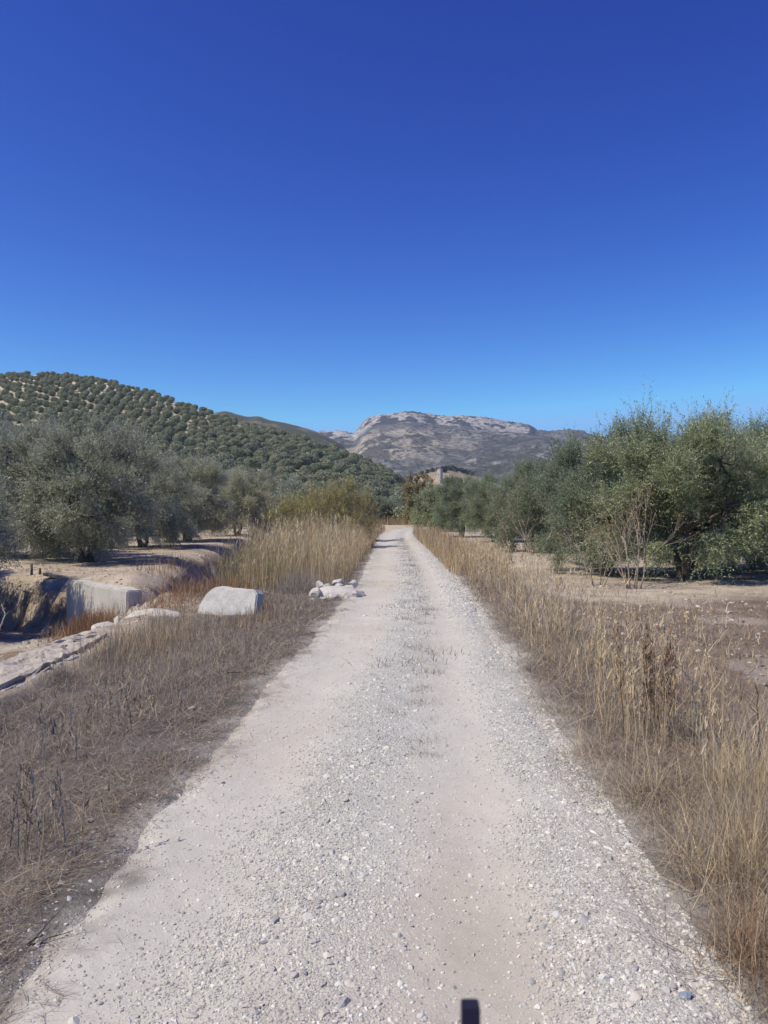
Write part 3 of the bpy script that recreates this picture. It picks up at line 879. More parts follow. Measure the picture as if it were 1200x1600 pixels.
for i, (u, y, s) in enumerate([(694, 672, 1.7), (697, 600, 1.1), (702, 606, 0.9), (704, 590, 1.1), (714, 598, 1.3), (719, 596, 1.0), (727, 560, 1.2), (732, 610, 1.0), (668, 620, 1.0), (650, 640, 1.1), (740, 600, 1.1), (757, 620, 1.2)]):
    x = at_tree(u, y)
    tag(link('shrub', FSHRUB, None, (x, y, foot_z(x, y) - 0.3), i * 2.1, s), 'dark shrub scattered on the bare face of the tan foothill', 'shrub', 'shrubs on the foothill face')

# stone tower on the foothill
ty = 585; tx = at_tree(687.5, ty); tz = foot_z(tx, ty)
def box(cx_, cy_, cz_, sx, sy, sz, taper=1.0):
    v = np.array([[x, y, z] for z in (-1, 1) for y in (-1, 1) for x in (-1, 1)], float) * 0.5
    k = np.where(v[:, 2:3] > 0, taper, 1.0)
    v = v * np.concatenate([k, k, np.ones_like(k)], 1) * [sx, sy, sz] + [cx_, cy_, cz_]
    f = np.array([[0, 2, 3, 1], [4, 5, 7, 6], [0, 1, 5, 4], [2, 6, 7, 3], [0, 4, 6, 2], [1, 3, 7, 5]])
    return v, f
root = bpy.data.objects.new('stone_tower', None); COL.objects.link(root); root.location = (tx, ty, tz - 1.5); root.rotation_euler = (0, 0, R(-42))
tag(root, 'slender pale stone tower on the tan foothill', 'tower')
mb = MB(); mb.add(*box(0, 0, 5.6, 3.3, 3.3, 11.2, 0.9)); link('wall', mb.mesh('wall', M_RUBBLE), root)
mb = MB()
for sx in (-1, 0, 1):
    for sy in (-1, 1):
        mb.add(*box(sx * 1.1, sy * 1.28, 11.6, 0.6, 0.45, 0.8))
mb.add(*box(-1.28, 0, 11.5, 0.4, 2.0, 0.6)); mb.add(*box(1.28, 0, 11.5, 0.4, 2.0, 0.6))
link('parapet', mb.mesh('parapet', M_RUBBLE), root)
mb = MB(); mb.add(*box(0, -1.58, 7.5, 0.5, 0.2, 1.4)); link('window', mb.mesh('window', M_METAL), root)

# ------------------------------------------------------------------ stones
def ico(sub):
    bm = bmesh.new(); bmesh.ops.create_icosphere(bm, subdivisions=sub, radius=1.0)
    V = np.array([v.co[:] for v in bm.verts]); F = np.array([[v.index for v in f.verts] for f in bm.faces]); bm.free()
    return V, F
ICO1, ICO2, ICO3 = ico(1), ico(2), ico(3)
def stone_shape(base, seed, ncut=7, rough=0.06, flat=0.7):
    V, F = base; rng = np.random.default_rng(seed)
    V = V.copy()
    for _ in range(ncut):
        n = unit(rng.normal(0, 1, 3)); d = rng.uniform(0.5, 0.82)
        s = V @ n
        V = V - np.clip(s - d, 0, None)[:, None] * n
    V = V * np.array([1, rng.uniform(0.65, 0.95), flat * rng.uniform(0.75, 1.1)])
    V = V + rng.normal(0, rough * 0.3, V.shape)
    return V, F

def scatter_stones(mb, pos, size, cols, bases, rng, sink=0.25):
    k = rng.integers(0, len(bases), len(pos))
    for b in range(len(bases)):
        sel = np.where(k == b)[0]
        if len(sel) == 0: continue
        V, F = bases[b]
        a = rng.uniform(0, 2 * np.pi, len(sel)); tl = rng.normal(0, 0.25, len(sel))
        ca, sa = np.cos(a)[:, None], np.sin(a)[:, None]
        x = V[None, :, 0]; y = V[None, :, 1]; z = V[None, :, 2] + tl[:, None] * x
        sz = size[sel][:, None]
        W = np.stack([(x * ca - y * sa) * sz, (x * sa + y * ca) * sz, z * sz], -1)
        W = W + pos[sel][:, None, :] + np.array([0, 0, 1])[None, None] * (sz * (0.6 - sink * 2))[..., None]
        n = len(V)
        FF = (F[None] + (np.arange(len(sel)) * n)[:, None, None]).reshape(-1, 3)
        mb.add(W.reshape(-1, 3), FF, np.repeat(cols[sel], n, 0))

rng = np.random.default_rng(12)
small_b = [stone_shape(ICO1, 50 + i, 5, 0.10, 0.75) for i in range(8)]
big_b = [stone_shape(ICO2, 70 + i, 9, 0.05, 0.62) for i in range(8)]
palette = np.array([[0.53, 0.535, 0.50], [0.46, 0.465, 0.44], [0.55, 0.525, 0.46], [0.40, 0.40, 0.385], [0.61, 0.60, 0.555], [0.48, 0.455, 0.40], [0.35, 0.35, 0.34]])
def stone_cols(n): return palette[rng.integers(0, len(palette), n)] * rng.uniform(0.85, 1.12, (n, 1))
mb = MB()
def sample_road(n, y0, y1, dens):
    out = []
    while sum(len(a) for a in out) < n:
        y = y0 * (y1 / y0) ** rng.uniform(0, 1, n * 3); d = rng.uniform(-1.5, 1.32, n * 3)
        keep = rng.uniform(0, 1, n * 3) < dens(d, y)
        out.append(np.stack([d, y], -1)[keep])
    return np.concatenate(out)[:n]
clus = lambda d, y: np.clip(0.68 + 0.9 * fbm(d * 3.2, y * 1.8, 3, 55), 0.28, 1)
def dens_fine(d, y): return (1 - 0.8 * sstep(1.0, 1.4, -d)) * np.clip(0.13 + ridge(d, y) + 1.0 * edge_r(d, y) + 0.35 * np.exp(-((d + 0.5) / 0.3) ** 2) * (1 - sstep(3, 6, y)), 0, 1) * clus(d, y)
def dens_big(d, y): return np.clip(ridge(d, y) ** 1.3 + 0.9 * edge_r(d, y) + 0.02, 0, 1) * clus(d, y)
A = sample_road(160000, 1.6, 14, dens_fine); x = A[:, 0] + cx(A[:, 1]); y = A[:, 1]
sz = np.clip(rng.lognormal(math.log(0.0040), 0.50, len(x)), 0.0018, 0.014)
scatter_stones(mb, np.stack([x, y, rz_at(x, y)], -1), sz, stone_cols(len(x)), small_b, rng, 0.32)
A = sample_road(6200, 1.6, 22, dens_big); x = A[:, 0] + cx(A[:, 1]); y = A[:, 1]
sz = np.clip(rng.lognormal(math.log(0.0125), 0.42, len(x)), 0.007, 0.032)
scatter_stones(mb, np.stack([x, y, rz_at(x, y)], -1), sz, stone_cols(len(x)), big_b, rng, 0.34)
A = sample_road(9000, 12, 50, dens_big); x = A[:, 0] + cx(A[:, 1]); y = A[:, 1]
sz = np.clip(rng.lognormal(math.log(0.017), 0.4, len(x)), 0.008, 0.04)
scatter_stones(mb, np.stack([x, y, rz_at(x, y)], -1), sz, stone_cols(len(x)), small_b, rng, 0.34)
tag(link('gravel', mb.mesh('gravel', M_GRAVEL)), 'loose pale gravel along the middle and right edge of the track', 'gravel', kind='stuff')

def rock(name, seed, loc, size, mat, label, cat='stone', group=None, rz=None, ncut=9, base=None, rough=0.05):
    V, F = stone_shape(base or ICO3, seed, ncut, rough * 0.5, 1.0)
    n = fbm(V[:, 0] * 3 + seed, V[:, 1] * 3 + V[:, 2] * 2, 3, seed)
    V = V * (1 + 0.10 * n)[:, None]
    V = V * np.asarray(size, float)
    o = link(name, make_mesh(name, V, F, mat, None, False), None, loc, rz if rz is not None else seed * 1.7)
    tag(o, label, cat, group)
    return o
def gp(u, v, z=0.0):
    """ground point under a photo pixel"""
    y = (CAM_H - z) * F_PX / (v - 800); x = (u - 600) / F_PX * y
    return x, y
def road_rock(u, v, s, mat, label, seed, flat=0.45):
    x, y = gp(u, v); z = float(rz_at(np.array(x), np.array(y)))
    return rock('stone', seed, (x, y, z + s * flat * 0.35), (s, s * 0.75, s * flat), mat, label, 'stone')
road_rock(430, 1447, 0.030, M_GREYROCK, 'flat grey stone with sharp shadow edge left of the gravel ridge', 1)
road_rock(410, 1480, 0.020, M_GREYROCK, 'small dark grey stone nearest the flat grey stone', 2)
road_rock(425, 1528, 0.028, M_ROCK, 'cream stone in a row of three at the foot of the gravel ridge', 3)
road_rock(457, 1541, 0.026, M_ROCK, 'rounded buff stone, middle of the row of three in the gravel', 4)
road_rock(474, 1537, 0.022, M_GREYROCK, 'grey stone at the right end of the row of three', 5)
road_rock(492, 1486, 0.024, M_ROCK, 'squarish pale stone on top of the gravel ridge', 6)
road_rock(444, 1392, 0.022, M_ROCK, 'white stone with a dark shadow at the left of the ridge', 7)
road_rock(540, 1262, 0.026, M_ROCK, 'bright white stone high on the gravel ridge', 8)
road_rock(298, 1588, 0.030, M_ROCK, 'flat white stone at the bottom of the photo', 9, 0.3)
road_rock(505, 1555, 0.018, M_ROCK, 'small pinkish pale stone low on the ridge', 10)
road_rock(1070, 1562, 0.030, M_BLUEROCK, 'blue grey lump at the right edge of the gravel', 11, 0.6)
road_rock(1052, 1551, 0.022, M_GREYROCK, 'thin mauve grey chip beside the blue grey lump', 12, 0.4)
road_rock(386, 1583, 0.018, M_ROCK, 'small stone with crescent shadow near the bottom edge', 13)

rng = np.random.default_rng(31)
VG = [make_mesh('stone', stone_shape(ICO2, 300 + i, 9, 0.05, 0.7)[0], ICO2[1], M_ROCK) for i in range(5)]
for i, (u, v, w) in enumerate([(286, 1186, 11), (236, 1163, 8), (105, 1257, 7), (167, 1245, 10), (141, 1297, 12), (93, 1320, 8), (86, 1358, 8), (296, 1133, 9), (338, 1080, 6), (345, 1100, 7), (381, 1081, 6), (330, 1103, 5), (187, 1276, 8), (60, 1190, 6), (160, 1225, 7), (300, 1118, 14), (392, 1048, 8), (268, 1142, 5), (420, 1010, 6), (360, 1125, 6)]):
    x, y = gp(u, v, -0.05); s = w / 2 / F_PX * y
    tag(link('stone', VG[i % 5], None, (x, y, float(gz(x, y)) + s * 0.4), i * 1.1, (s, s * 0.9, s * 0.85)), 'whitish stone lying in the dead grass of the left verge', 'stone', 'stones on the left verge')
for i, (u, v, w) in enumerate([(1121, 979, 12), (1141, 970, 8), (1102, 970, 6), (1128, 968, 6), (1186, 997, 13), (1182, 1002, 8), (1168, 978, 6), (1047, 1010, 8), (1075, 1009, 5), (1173, 1033, 8), (1160, 1036, 5), (1175, 1050, 7), (1190, 1064, 10), (1182, 1072, 8), (1195, 1080, 9), (1170, 1068, 6), (1110, 963, 5), (1090, 985, 5), (1150, 1010, 5), (1060, 960, 5), (1140, 948, 6), (1020, 965, 6)]):
    x, y = gp(u, v, -0.03); s = w / 2 / F_PX * y
    tag(link('stone', VG[i % 5], None, (x, y, float(gz(x, y)) + s * 0.35), i * 1.9, (s, s * 0.8, s * 0.7)), 'white stone lying on the weedy field right of the track', 'stone', 'stones on the right hand field')

# clods and stones of the bare soil
mb = MB(); rng = np.random.default_rng(58)
x = np.concatenate([rng.uniform(-14, -3.7, 9000), rng.uniform(2.6, 15, 7000)]); y = np.concatenate([11 * (33 / 11) ** rng.uniform(0, 1, 9000), 8 * (30 / 8) ** rng.uniform(0, 1, 7000)])
k = rng.uniform(0, 1, len(x)) < np.clip(0.35 + 1.3 * fbm(x * 0.8, y * 0.8, 3, 59), 0.04, 1); x, y = x[k], y[k]; n = len(x)
cc_ = np.array([[0.45, 0.40, 0.32], [0.38, 0.32, 0.25], [0.52, 0.48, 0.41], [0.30, 0.25, 0.20]])[rng.integers(0, 4, n)] * rng.uniform(0.8, 1.15, (n, 1))
scatter_stones(mb, np.stack([x, y, gz(x, y)], -1), np.clip(rng.lognormal(math.log(0.022), 0.55, n), 0.008, 0.09), cc_, small_b, rng, 0.34)
tag(link('soil_clods', mb.mesh('soil_clods', M_GRAVEL)), 'clods and small stones on the bare orchard soil and ditch banks', 'clods', kind='stuff')

# rock pile at the left edge of the track
for i, (u, v, w, h, lab) in enumerate([
        (512, 921, 22, 20, 'whitest round boulder of the rock pile beside the track'),
        (494, 930, 20, 22, 'low rock at the left foot of the rock pile'),
        (530, 919, 22, 16, 'squat rock on the crest of the pile'),
        (546, 922, 20, 18, 'rock on the right shoulder of the pile'),
        (540, 932, 15, 13, 'small round white rock low in front of the pile'),
        (521, 934, 20, 15, 'broken rock at the front centre of the pile'),
        (506, 937, 16, 12, 'small rock leaning against the white boulder'),
        (558, 929, 16, 14, 'rock nearest the track at the right end of the pile'),
        (500, 914, 18, 12, 'greyish rock behind the white boulder'),
        (552, 913, 22, 10, 'long low rock at the back of the pile'),
        (528, 910, 20, 10, 'rock topping the back of the pile'),
        (488, 940, 14, 12, 'little tan rock trailing off the pile')]):
    y = 1995 / (v + h * 0.4 - 800) * 1.0 if False else 14.9 + (932 - v) * 0.05
    p = px(u, v, y); s = w / 2 / F_PX * y * 1.12; hh = h / 2 / F_PX * y * 1.25
    rock('rock', 400 + i, (p[0], p[1], p[2]), (s, s * 0.9, hh), M_ROCK, lab, 'rock', 'rock pile beside the track', None, 10)
# heaped soil below the pile so that it rests on something
V, F = stone_shape(ICO3, 450, 3, 0.02, 1.0)
o = link('soil_heap', make_mesh('soil_heap', V * np.array([0.62, 0.5, 0.26]), F, M_ROCK, None, True), None, (-0.95, 15.3, -0.06), 0.1)
tag(o, 'pale soil heap under the rock pile beside the track', 'soil heap')

# ------------------------------------------------------------------ concrete pieces in the ditch
def slab_from_outline(name, pts, thick, mat, axis_n, label, cat, cuts=10, noise_a=0.02, seed=0, bev=0.03):
    """outline (3d points in one plane) extruded along axis_n, bevelled and roughened"""
    bm = bmesh.new()
    vs = [bm.verts.new(Vector(p)) for p in pts]
    f = bm.faces.new(vs)
    r = bmesh.ops.extrude_face_region(bm, geom=[f])
    for v in r['geom']:
        if isinstance(v, bmesh.types.BMVert):
            v.co += Vector(axis_n) * thick
    bmesh.ops.recalc_face_normals(bm, faces=bm.faces)
    bmesh.ops.bevel(bm, geom=list(bm.edges), offset=bev, segments=2, affect='EDGES')
    bmesh.ops.triangulate(bm, faces=bm.faces)
    for _ in range(4):
        es = [e for e in bm.edges if e.calc_length() > 0.10]
        if not es: break
        bmesh.ops.subdivide_edges(bm, edges=es, cuts=1)
        bmesh.ops.triangulate(bm, faces=bm.faces)
    for v in bm.verts:
        c = v.co
        n = fbm(np.array([c.x * 4 + c.z * 3]), np.array([c.y * 4 - c.z * 2]), 4, seed)[0]
        n2 = fbm(np.array([c.x * 15 + c.z * 11]), np.array([c.y * 15 - c.z * 9]), 3, seed + 3)[0]
        v.co += Vector((0.6, -0.5, 0.6)) * (n * noise_a + n2 * noise_a * 0.5)
    me = bpy.data.meshes.new(name); bm.to_mesh(me); bm.free()
    me.materials.append(mat)
    o = link(name, me)
    tag(o, label, cat)
    return o

# big block: long beam with its sawn end facing the track
b0 = np.array([-4.98, 15.0]); ax = np.array([-0.74, 0.67]); ax /= np.linalg.norm(ax); wd = np.array([ax[1], -ax[0]])  # wd: across, to the back right
L_, T_ = 2.55, 0.34
def bp(s, z): return (b0[0] + ax[0] * s, b0[1] + ax[1] * s, z)
o = slab_from_outline('concrete_block', [bp(0.04, -0.85), bp(0.0, 0.12), bp(0.8, 0.14), bp(1.8, 0.17), bp(L_, 0.18), bp(L_, -0.75), bp(1.2, -0.85)], T_, M_CONC, (-wd[0] * -1, -wd[1] * -1, 0), 'long whitish concrete block with a flat dark end face in the ditch', 'concrete block', seed=5, noise_a=0.04, bev=0.025)

# bent white slab
y = 13.0
pts = [px(u, v, y + 0.3 - (u - 305) * 0.0055 + (972 - v) * 0.003) for u, v in [(303, 972), (311, 945), (322, 927), (333, 918), (345, 916), (398, 920), (402, 928), (400, 945), (396, 978), (350, 984)]]
slab_from_outline('concrete_slab', pts, 0.20, M_WHITE, (0.48, 0.85, -0.2), 'white broken concrete slab tilted up out of the grass', 'concrete slab', seed=9, noise_a=0.035, bev=0.02)

# footing wall running towards the camera
mb_pts = [(-3.62, 5.2, -0.03), (-3.66, 8.0, -0.03), (-3.72, 9.6, -0.04), (-3.85, 10.9, -0.05), (-4.35, 11.2, -0.06), (-4.36, 9.2, -0.02), (-4.30, 7.2, -0.02), (-4.25, 5.2, -0.03)]
slab_from_outline('masonry_footing', mb_pts, 0.60, M_RUBBLE, (0, 0, -1), 'low crumbling masonry wall top with rubble edge along the ditch', 'low wall', seed=14, noise_a=0.10, bev=0.05)
rg = np.random.default_rng(3)
for i in range(46):
    yy_ = rg.uniform(6.6, 10.6); xx_ = -3.60 + rg.uniform(-0.05, 0.14) - 0.05 * (yy_ - 6.6) / 4
    s = rg.uniform(0.04, 0.11)
    tag(link('stone', VG[i % 5], None, (xx_, yy_, -0.04 - rg.uniform(0, 0.10)), rg.uniform(0, 6), (s, s * 0.8, s * 0.8)), 'rubble stone crumbling out of the edge of the low ditch wall', 'stone', 'rubble along the low ditch wall')

for i, (u, v, yy_, sx, sy, sz_, lab) in enumerate([
        (240, 968, 13.2, 0.50, 0.45, 0.17, 'flat pale concrete lump below the dark end face'),
        (193, 974, 13.4, 0.22, 0.24, 0.20, 'broken pale rock with a dark shaded side, left of the flat lump'),
        (215, 986, 12.4, 0.45, 0.30, 0.13, 'low rock slab at the end of the crumbling wall'),
        (270, 966, 12.9, 0.16, 0.18, 0.14, 'small squarish rock between the flat lump and the white slab'),
        (268, 976, 12.6, 0.24, 0.2, 0.12, 'flat rock under the small squarish rock'),
        (165, 984, 12.3, 0.30, 0.28, 0.14, 'rock at the far end of the crumbling wall'),
        (325, 992, 11.6, 0.18, 0.16, 0.12, 'tan stone in the grass below the white slab')]):
    p = px(u, v, yy_)
    rock('rock', 500 + i, (p[0], p[1], p[2]), (sx, sy, sz_), M_RUBBLE if i == 6 else M_CONC, lab, 'rock', None, 0.4 * i, 8)
# plank and stub at the far end of the block
p0, p1 = px(72, 897, 18.6), px(122, 907, 17.9)
mb = MB(); d_ = unit(p1 - p0)
v_, f_ = box(0, 0, 0, np.linalg.norm(p1 - p0), 0.16, 0.07)
rotz = math.atan2(d_[1], d_[0]); 
mb.add(v_, f_)
o = link('plank', mb.mesh('plank', M_PLANK), None, tuple((p0 + p1) / 2)); o.rotation_euler = (0, -math.asin(d_[2]), rotz)
tag(o, 'grey weathered plank resting against the far end of the concrete block', 'plank')
p = px(103, 905, 18.3)
rock('rock', 520, (p[0], p[1], p[2] - 0.1), (0.18, 0.2, 0.14), M_RUBBLE, 'grey rock under the weathered plank', 'rock')
p = px(135, 905, 17.6)
rock('rock', 521, (p[0], p[1], p[2] - 0.05), (0.2, 0.25, 0.14), M_CONC, 'pale rock on the far end of the concrete block', 'rock')
for (u, v, y_, h, lab) in ((49, 893, 19.5, 0.28, 'short dark stake at the ditch edge left of the plank'), (62, 893, 19.4, 0.16, 'stub of a dark stake next to the plank')):
    p = px(u, v, y_)
    z0 = float(gz(p[0], p[1]))
    mb = MB(); mb.add(*tube(np.array([[0, 0, -0.15], [0.01, 0, h * 0.5], [0.0, 0.01, h]]), [0.035, 0.032, 0.03], 7))
    tag(link('stake', mb.mesh('stake', M_BARK, True), None, (p[0], p[1], z0)), lab, 'stake')

# ------------------------------------------------------------------ grass
PAL = {'pale': (0.62, 0.53, 0.37), 'tan': (0.47, 0.375, 0.245), 'gold': (0.55, 0.42, 0.225), 'greybrown': (0.26, 0.22, 0.18), 'brown': (0.25, 0.175, 0.11),
       'grey': (0.36, 0.33, 0.29), 'red': (0.32, 0.165, 0.09), 'olive': (0.30, 0.29, 0.12), 'dark': (0.13, 0.105, 0.085)}
def cols(rng, n, mix):
    names = list(mix); p = np.array([mix[k] for k in names], float); p /= p.sum()
    base = np.array([PAL[k] for k in names])
    return base[rng.choice(len(names), n, p=p)] * rng.uniform(0.75, 1.25, (n, 1))

def blades(mb, rng, P, h, w, col, lean=(0.1, 0.5), curve=0.3, seg=3, yaw=None):
    n = len(P)
    if n == 0: return np.zeros((0, 3))
    yaw = rng.uniform(0, 2 * np.pi, n) if yaw is None else yaw
    ln = rng.uniform(*lean, n); cv = rng.normal(0, 1, n) * curve
    L = np.stack([np.cos(yaw), np.sin(yaw), 0 * yaw], -1)
    wy = yaw + rng.uniform(-1.2, 1.2, n) + np.pi / 2
    S = np.stack([np.cos(wy), np.sin(wy), rng.normal(0, 0.15, n)], -1)
    t = np.linspace(0, 1, seg + 1)
    up = np.cos(ln); out = np.sin(ln)
    kink = rng.normal(0, 0.03, (n, seg + 1, 3)) * t[None, :, None]
    ctr = P[:, None, :] + h[:, None, None] * (t[None, :, None] * (up[:, None] * UP + out[:, None] * L)[:, None, :]
          + (t ** 2)[None, :, None] * cv[:, None, None] * (L - 0.35 * UP)[:, None, :] + kink)
    wt = w[:, None] * (1 - 0.8 * t[None, :])
    A = ctr + S[:, None, :] * wt[..., None] * 0.5; B = ctr - S[:, None, :] * wt[..., None] * 0.5
    V = np.stack([A, B], 2).reshape(-1, 3)
    m = 2 * (seg + 1)
    f = np.array([[2 * i, 2 * i + 1, 2 * i + 3, 2 * i + 2] for i in range(seg)])
    F = (f[None] + (np.arange(n) * m)[:, None, None]).reshape(-1, 4)
    mb.add(V, F, np.repeat(col, m, 0))
    return ctr[:, -1, :]

def ground_pts(x, y): return np.stack([x, y, np.where(np.abs(x - cx(y)) < 2.2, rz_at(x, y), gz(x, y)) - 0.01], -1)
def samp(rng, n, dlo, dhi, y0, y1, keep=None, power=1.0):
    out = []; tot = 0
    while tot < n:
        y = y0 * (y1 / y0) ** rng.uniform(0, 1, n * 2)
        lo = dlo(y) if callable(dlo) else dlo; hi = dhi(y) if callable(dhi) else dhi
        d = lo + (hi - lo) * rng.uniform(0, 1, n * 2)
        k = np.ones(len(y), bool) if keep is None else rng.uniform(0, 1, n * 2) < keep(d, y)
        out.append(np.stack([d[k], y[k]], -1)); tot += k.sum()
    A = np.concatenate(out)[:n]
    return A[:, 0] + cx(A[:, 1]), A[:, 1], A[:, 0]

rng = np.random.default_rng(2024)
wscale = lambda y: np.clip(y / 5.0, 0.8, 6.0) ** 0.75      # farther blades a little wider
# --- left verge: matted dead litter with some upright tufts
mb = MB()
ledge = lambda y: -1.22 + 0.10 * vnoise(y * 1.7, y * 0, 71) + 0.05 * vnoise(y * 6, y * 0, 72)
lfar = lambda y: np.interp(y, [2, 5, 11, 12.5, 17], [-3.4, -3.5, -3.55, -4.2, -4.3])
x, y, d = samp(rng, 62000, lfar, ledge, 1.9, 17, lambda d, y: np.clip(0.75 + 0.9 * fbm(d * 2.5, y * 2, 3, 73), 0.1, 1) * np.clip(0.12 + sstep(-1.02, -1.42, d + 0.25 * fbm(d * 3, y * 3, 3, 173)), 0, 1))
n = len(x)
blades(mb, rng, ground_pts(x, y) + np.array([0, 0, 0.012]) + UP * rng.uniform(0, 0.025, (n, 1)), rng.uniform(0.05, 0.20, n), rng.uniform(0.0015, 0.0034, n) * wscale(y), cols(rng, n, {'greybrown': 3, 'grey': 3.4, 'dark': 1.6, 'tan': 0.7, 'pale': 0.5, 'brown': 0.4}), (1.0, 1.55), 0.12, 2)
x, y, d = samp(rng, 20000, lfar, lambda y: ledge(y) - 0.15, 1.9, 17, lambda d, y: np.clip(0.2 + 1.3 * fbm(d * 1.6, y * 1.0, 3, 74), 0.02, 1) * (0.3 + 0.7 * sstep(-1.4, -2.2, d)))
n = len(x); tall = sstep(0.0, 0.4, fbm(x * 0.9, y * 0.6, 3, 75) + 0.25 * sstep(5, 9, y))
blades(mb, rng, ground_pts(x, y), rng.uniform(0.04, 0.14, n) + 0.08 * tall * rng.uniform(0.2, 1, n), rng.uniform(0.0018, 0.0036, n) * wscale(y), cols(rng, n, {'greybrown': 3, 'tan': 1.4, 'grey': 2.6, 'brown': 0.8, 'pale': 0.7, 'dark': 0.8}), (0.1, 1.1), 0.4, 3)
# taller tan patch in front of the concrete
x = rng.normal(-3.05, 0.35, 2400); y = rng.normal(10.0, 0.8, 2400); k = (x - cx(y) < -1.7) & (x > -3.7); x, y = x[k], y[k]; n = len(x)
tips = blades(mb, rng, ground_pts(x, y), rng.uniform(0.10, 0.36, n), rng.uniform(0.0022, 0.004, n) * wscale(y), cols(rng, n, {'tan': 3, 'gold': 1.5, 'greybrown': 1.5, 'pale': 1, 'brown': 1}), (0.02, 0.45), 0.2, 3)
x = rng.normal(-1.9, 0.35, 900); y = rng.normal(12.0, 0.8, 900); n = len(x)
blades(mb, rng, ground_pts(x, y), rng.uniform(0.08, 0.30, n), rng.uniform(0.0022, 0.004, n) * wscale(y), cols(rng, n, {'tan': 3, 'red': 1.0, 'greybrown': 2, 'brown': 1.5}), (0.02, 0.5), 0.2, 3)
# straw strewn over the edge of the track
x, y, d = samp(rng, 11000, -1.6, -0.8, 1.9, 18, lambda d, y: sstep(-0.85, -1.35, d) * np.clip(0.3 + 1.2 * fbm(d * 4, y * 3, 3, 171), 0, 1))
n = len(x); P_ = np.stack([x, y, rz_at(x, y) + 0.006], -1)
blades(mb, rng, P_, rng.uniform(0.03, 0.12, n), rng.uniform(0.0018, 0.0034, n) * wscale(y), cols(rng, n, {'greybrown': 3, 'grey': 2, 'tan': 2, 'dark': 1.5, 'brown': 1}), (1.2, 1.56), 0.08, 2)
tag(link('dead_grass', mb.mesh('dead_grass', M_BLADE)), 'matted grey brown dead grass covering the left verge', 'grass', kind='stuff')

# --- reddish weeds in the ditch
mb = MB()
x = np.concatenate([rng.normal(-3.85, 0.42, 5200), rng.normal(-5.7, 0.30, 2600)]); y = np.concatenate([rng.normal(15.9, 1.1, 5200), rng.normal(14.9, 0.35, 2600)]); n = len(x)
blades(mb, rng, ground_pts(x, y), rng.uniform(0.12, 0.42, n), rng.uniform(0.003, 0.006, n) * 1.8, cols(rng, n, {'red': 3.5, 'brown': 3, 'tan': 1.5}), (0.05, 0.7), 0.25, 3)
x = rng.uniform(-6.3, -3.8, 3400); y = rng.uniform(19, 36, 3400); n = len(x)
blades(mb, rng, ground_pts(x, y), rng.uniform(0.12, 0.45, n), rng.uniform(0.003, 0.006, n) * 2.4, cols(rng, n, {'red': 1.5, 'brown': 3, 'tan': 2, 'olive': 1}), (0.05, 0.5), 0.2, 3)
tag(link('ditch_weeds', mb.mesh('ditch_weeds', M_BLADE)), 'reddish brown dead weeds growing in the ditch', 'weeds', kind='stuff')

# --- tall dry grass stand on the left
mb = MB()
def stand(n, xlo, xhi, y0, y1, h0, h1, mix, wmul=1.0, heads=True):
    y = rng.uniform(y0, y1, n) ; x = np.array([rng.uniform(a, b) for a, b in zip(xlo(y), xhi(y))])
    h = rng.uniform(h0, h1, n) * (0.70 + 0.42 * fbm(x * 0.9, y * 0.5, 3, 81)) * (0.45 + 0.55 * sstep(1.2, 2.1, cx(y) - x)) ; c = cols(rng, n, mix)
    tips = blades(mb, rng, ground_pts(x, y), h, rng.uniform(0.004, 0.0075, n) * wmul * (y / 17) ** 0.6, c, (0.0, 0.28), 0.10, 4)
    if heads:
        k = rng.uniform(0, 1, n) < 0.55
        for r in range(4):
            nn = k.sum()
            blades(mb, rng, tips[k] - UP * rng.uniform(0.0, 0.22, (nn, 1)), rng.uniform(0.07, 0.2, nn), rng.uniform(0.006, 0.012, nn) * wmul, c[k] * 1.08, (0.1, 0.8), 0.2, 2)
rxl = lambda y: cx(y) - 1.25
stand(5200, lambda y: np.interp(y, [16, 22, 36], [-3.0, -3.8, -3.4]), lambda y: rxl(y) - 0.15, 16.4, 34, 0.9, 1.9, {'tan': 2.6, 'gold': 3.4, 'pale': 3.4, 'olive': 0.8, 'brown': 0.5})
stand(2600, lambda y: rxl(y) - 1.6, lambda y: rxl(y) - 0.0, 30, 52, 0.9, 1.75, {'tan': 3, 'gold': 3.4, 'pale': 1.5, 'brown': 0.8, 'red': 0.4})
stand(4200, lambda y: y * 0 - 3.9, lambda y: y * 0 - 2.2, 16.8, 31, 0.5, 1.35, {'olive': 4, 'tan': 2.5, 'gold': 1.5, 'greybrown': 1.2}, 1.0)
stand(2600, lambda y: rxl(y) - 0.9, lambda y: rxl(y) + 0.06, 16.2, 46, 0.2, 0.7, {'tan': 2, 'brown': 2, 'red': 1.2, 'greybrown': 1}, 1.2, False)
stand(900, lambda y: rxl(y) - 1.2, lambda y: rxl(y) - 0.1, 52, 74, 0.5, 1.1, {'tan': 3, 'gold': 2, 'brown': 1.5, 'red': 0.6}, 1.6)
# grey sagging tuft left of the rock pile
x = rng.normal(-1.75, 0.2, 900); y = rng.normal(16.0, 0.25, 900); n = len(x)
blades(mb, rng, ground_pts(x, y), rng.uniform(0.3, 0.6, n), rng.uniform(0.004, 0.007, n), cols(rng, n, {'grey': 4, 'greybrown': 2}), (0.2, 0.9), 0.4, 3)
tag(link('tall_dry_grass', mb.mesh('tall_dry_grass', M_BLADE)), 'stand of tall straw coloured grass left of the track', 'grass', kind='stuff')

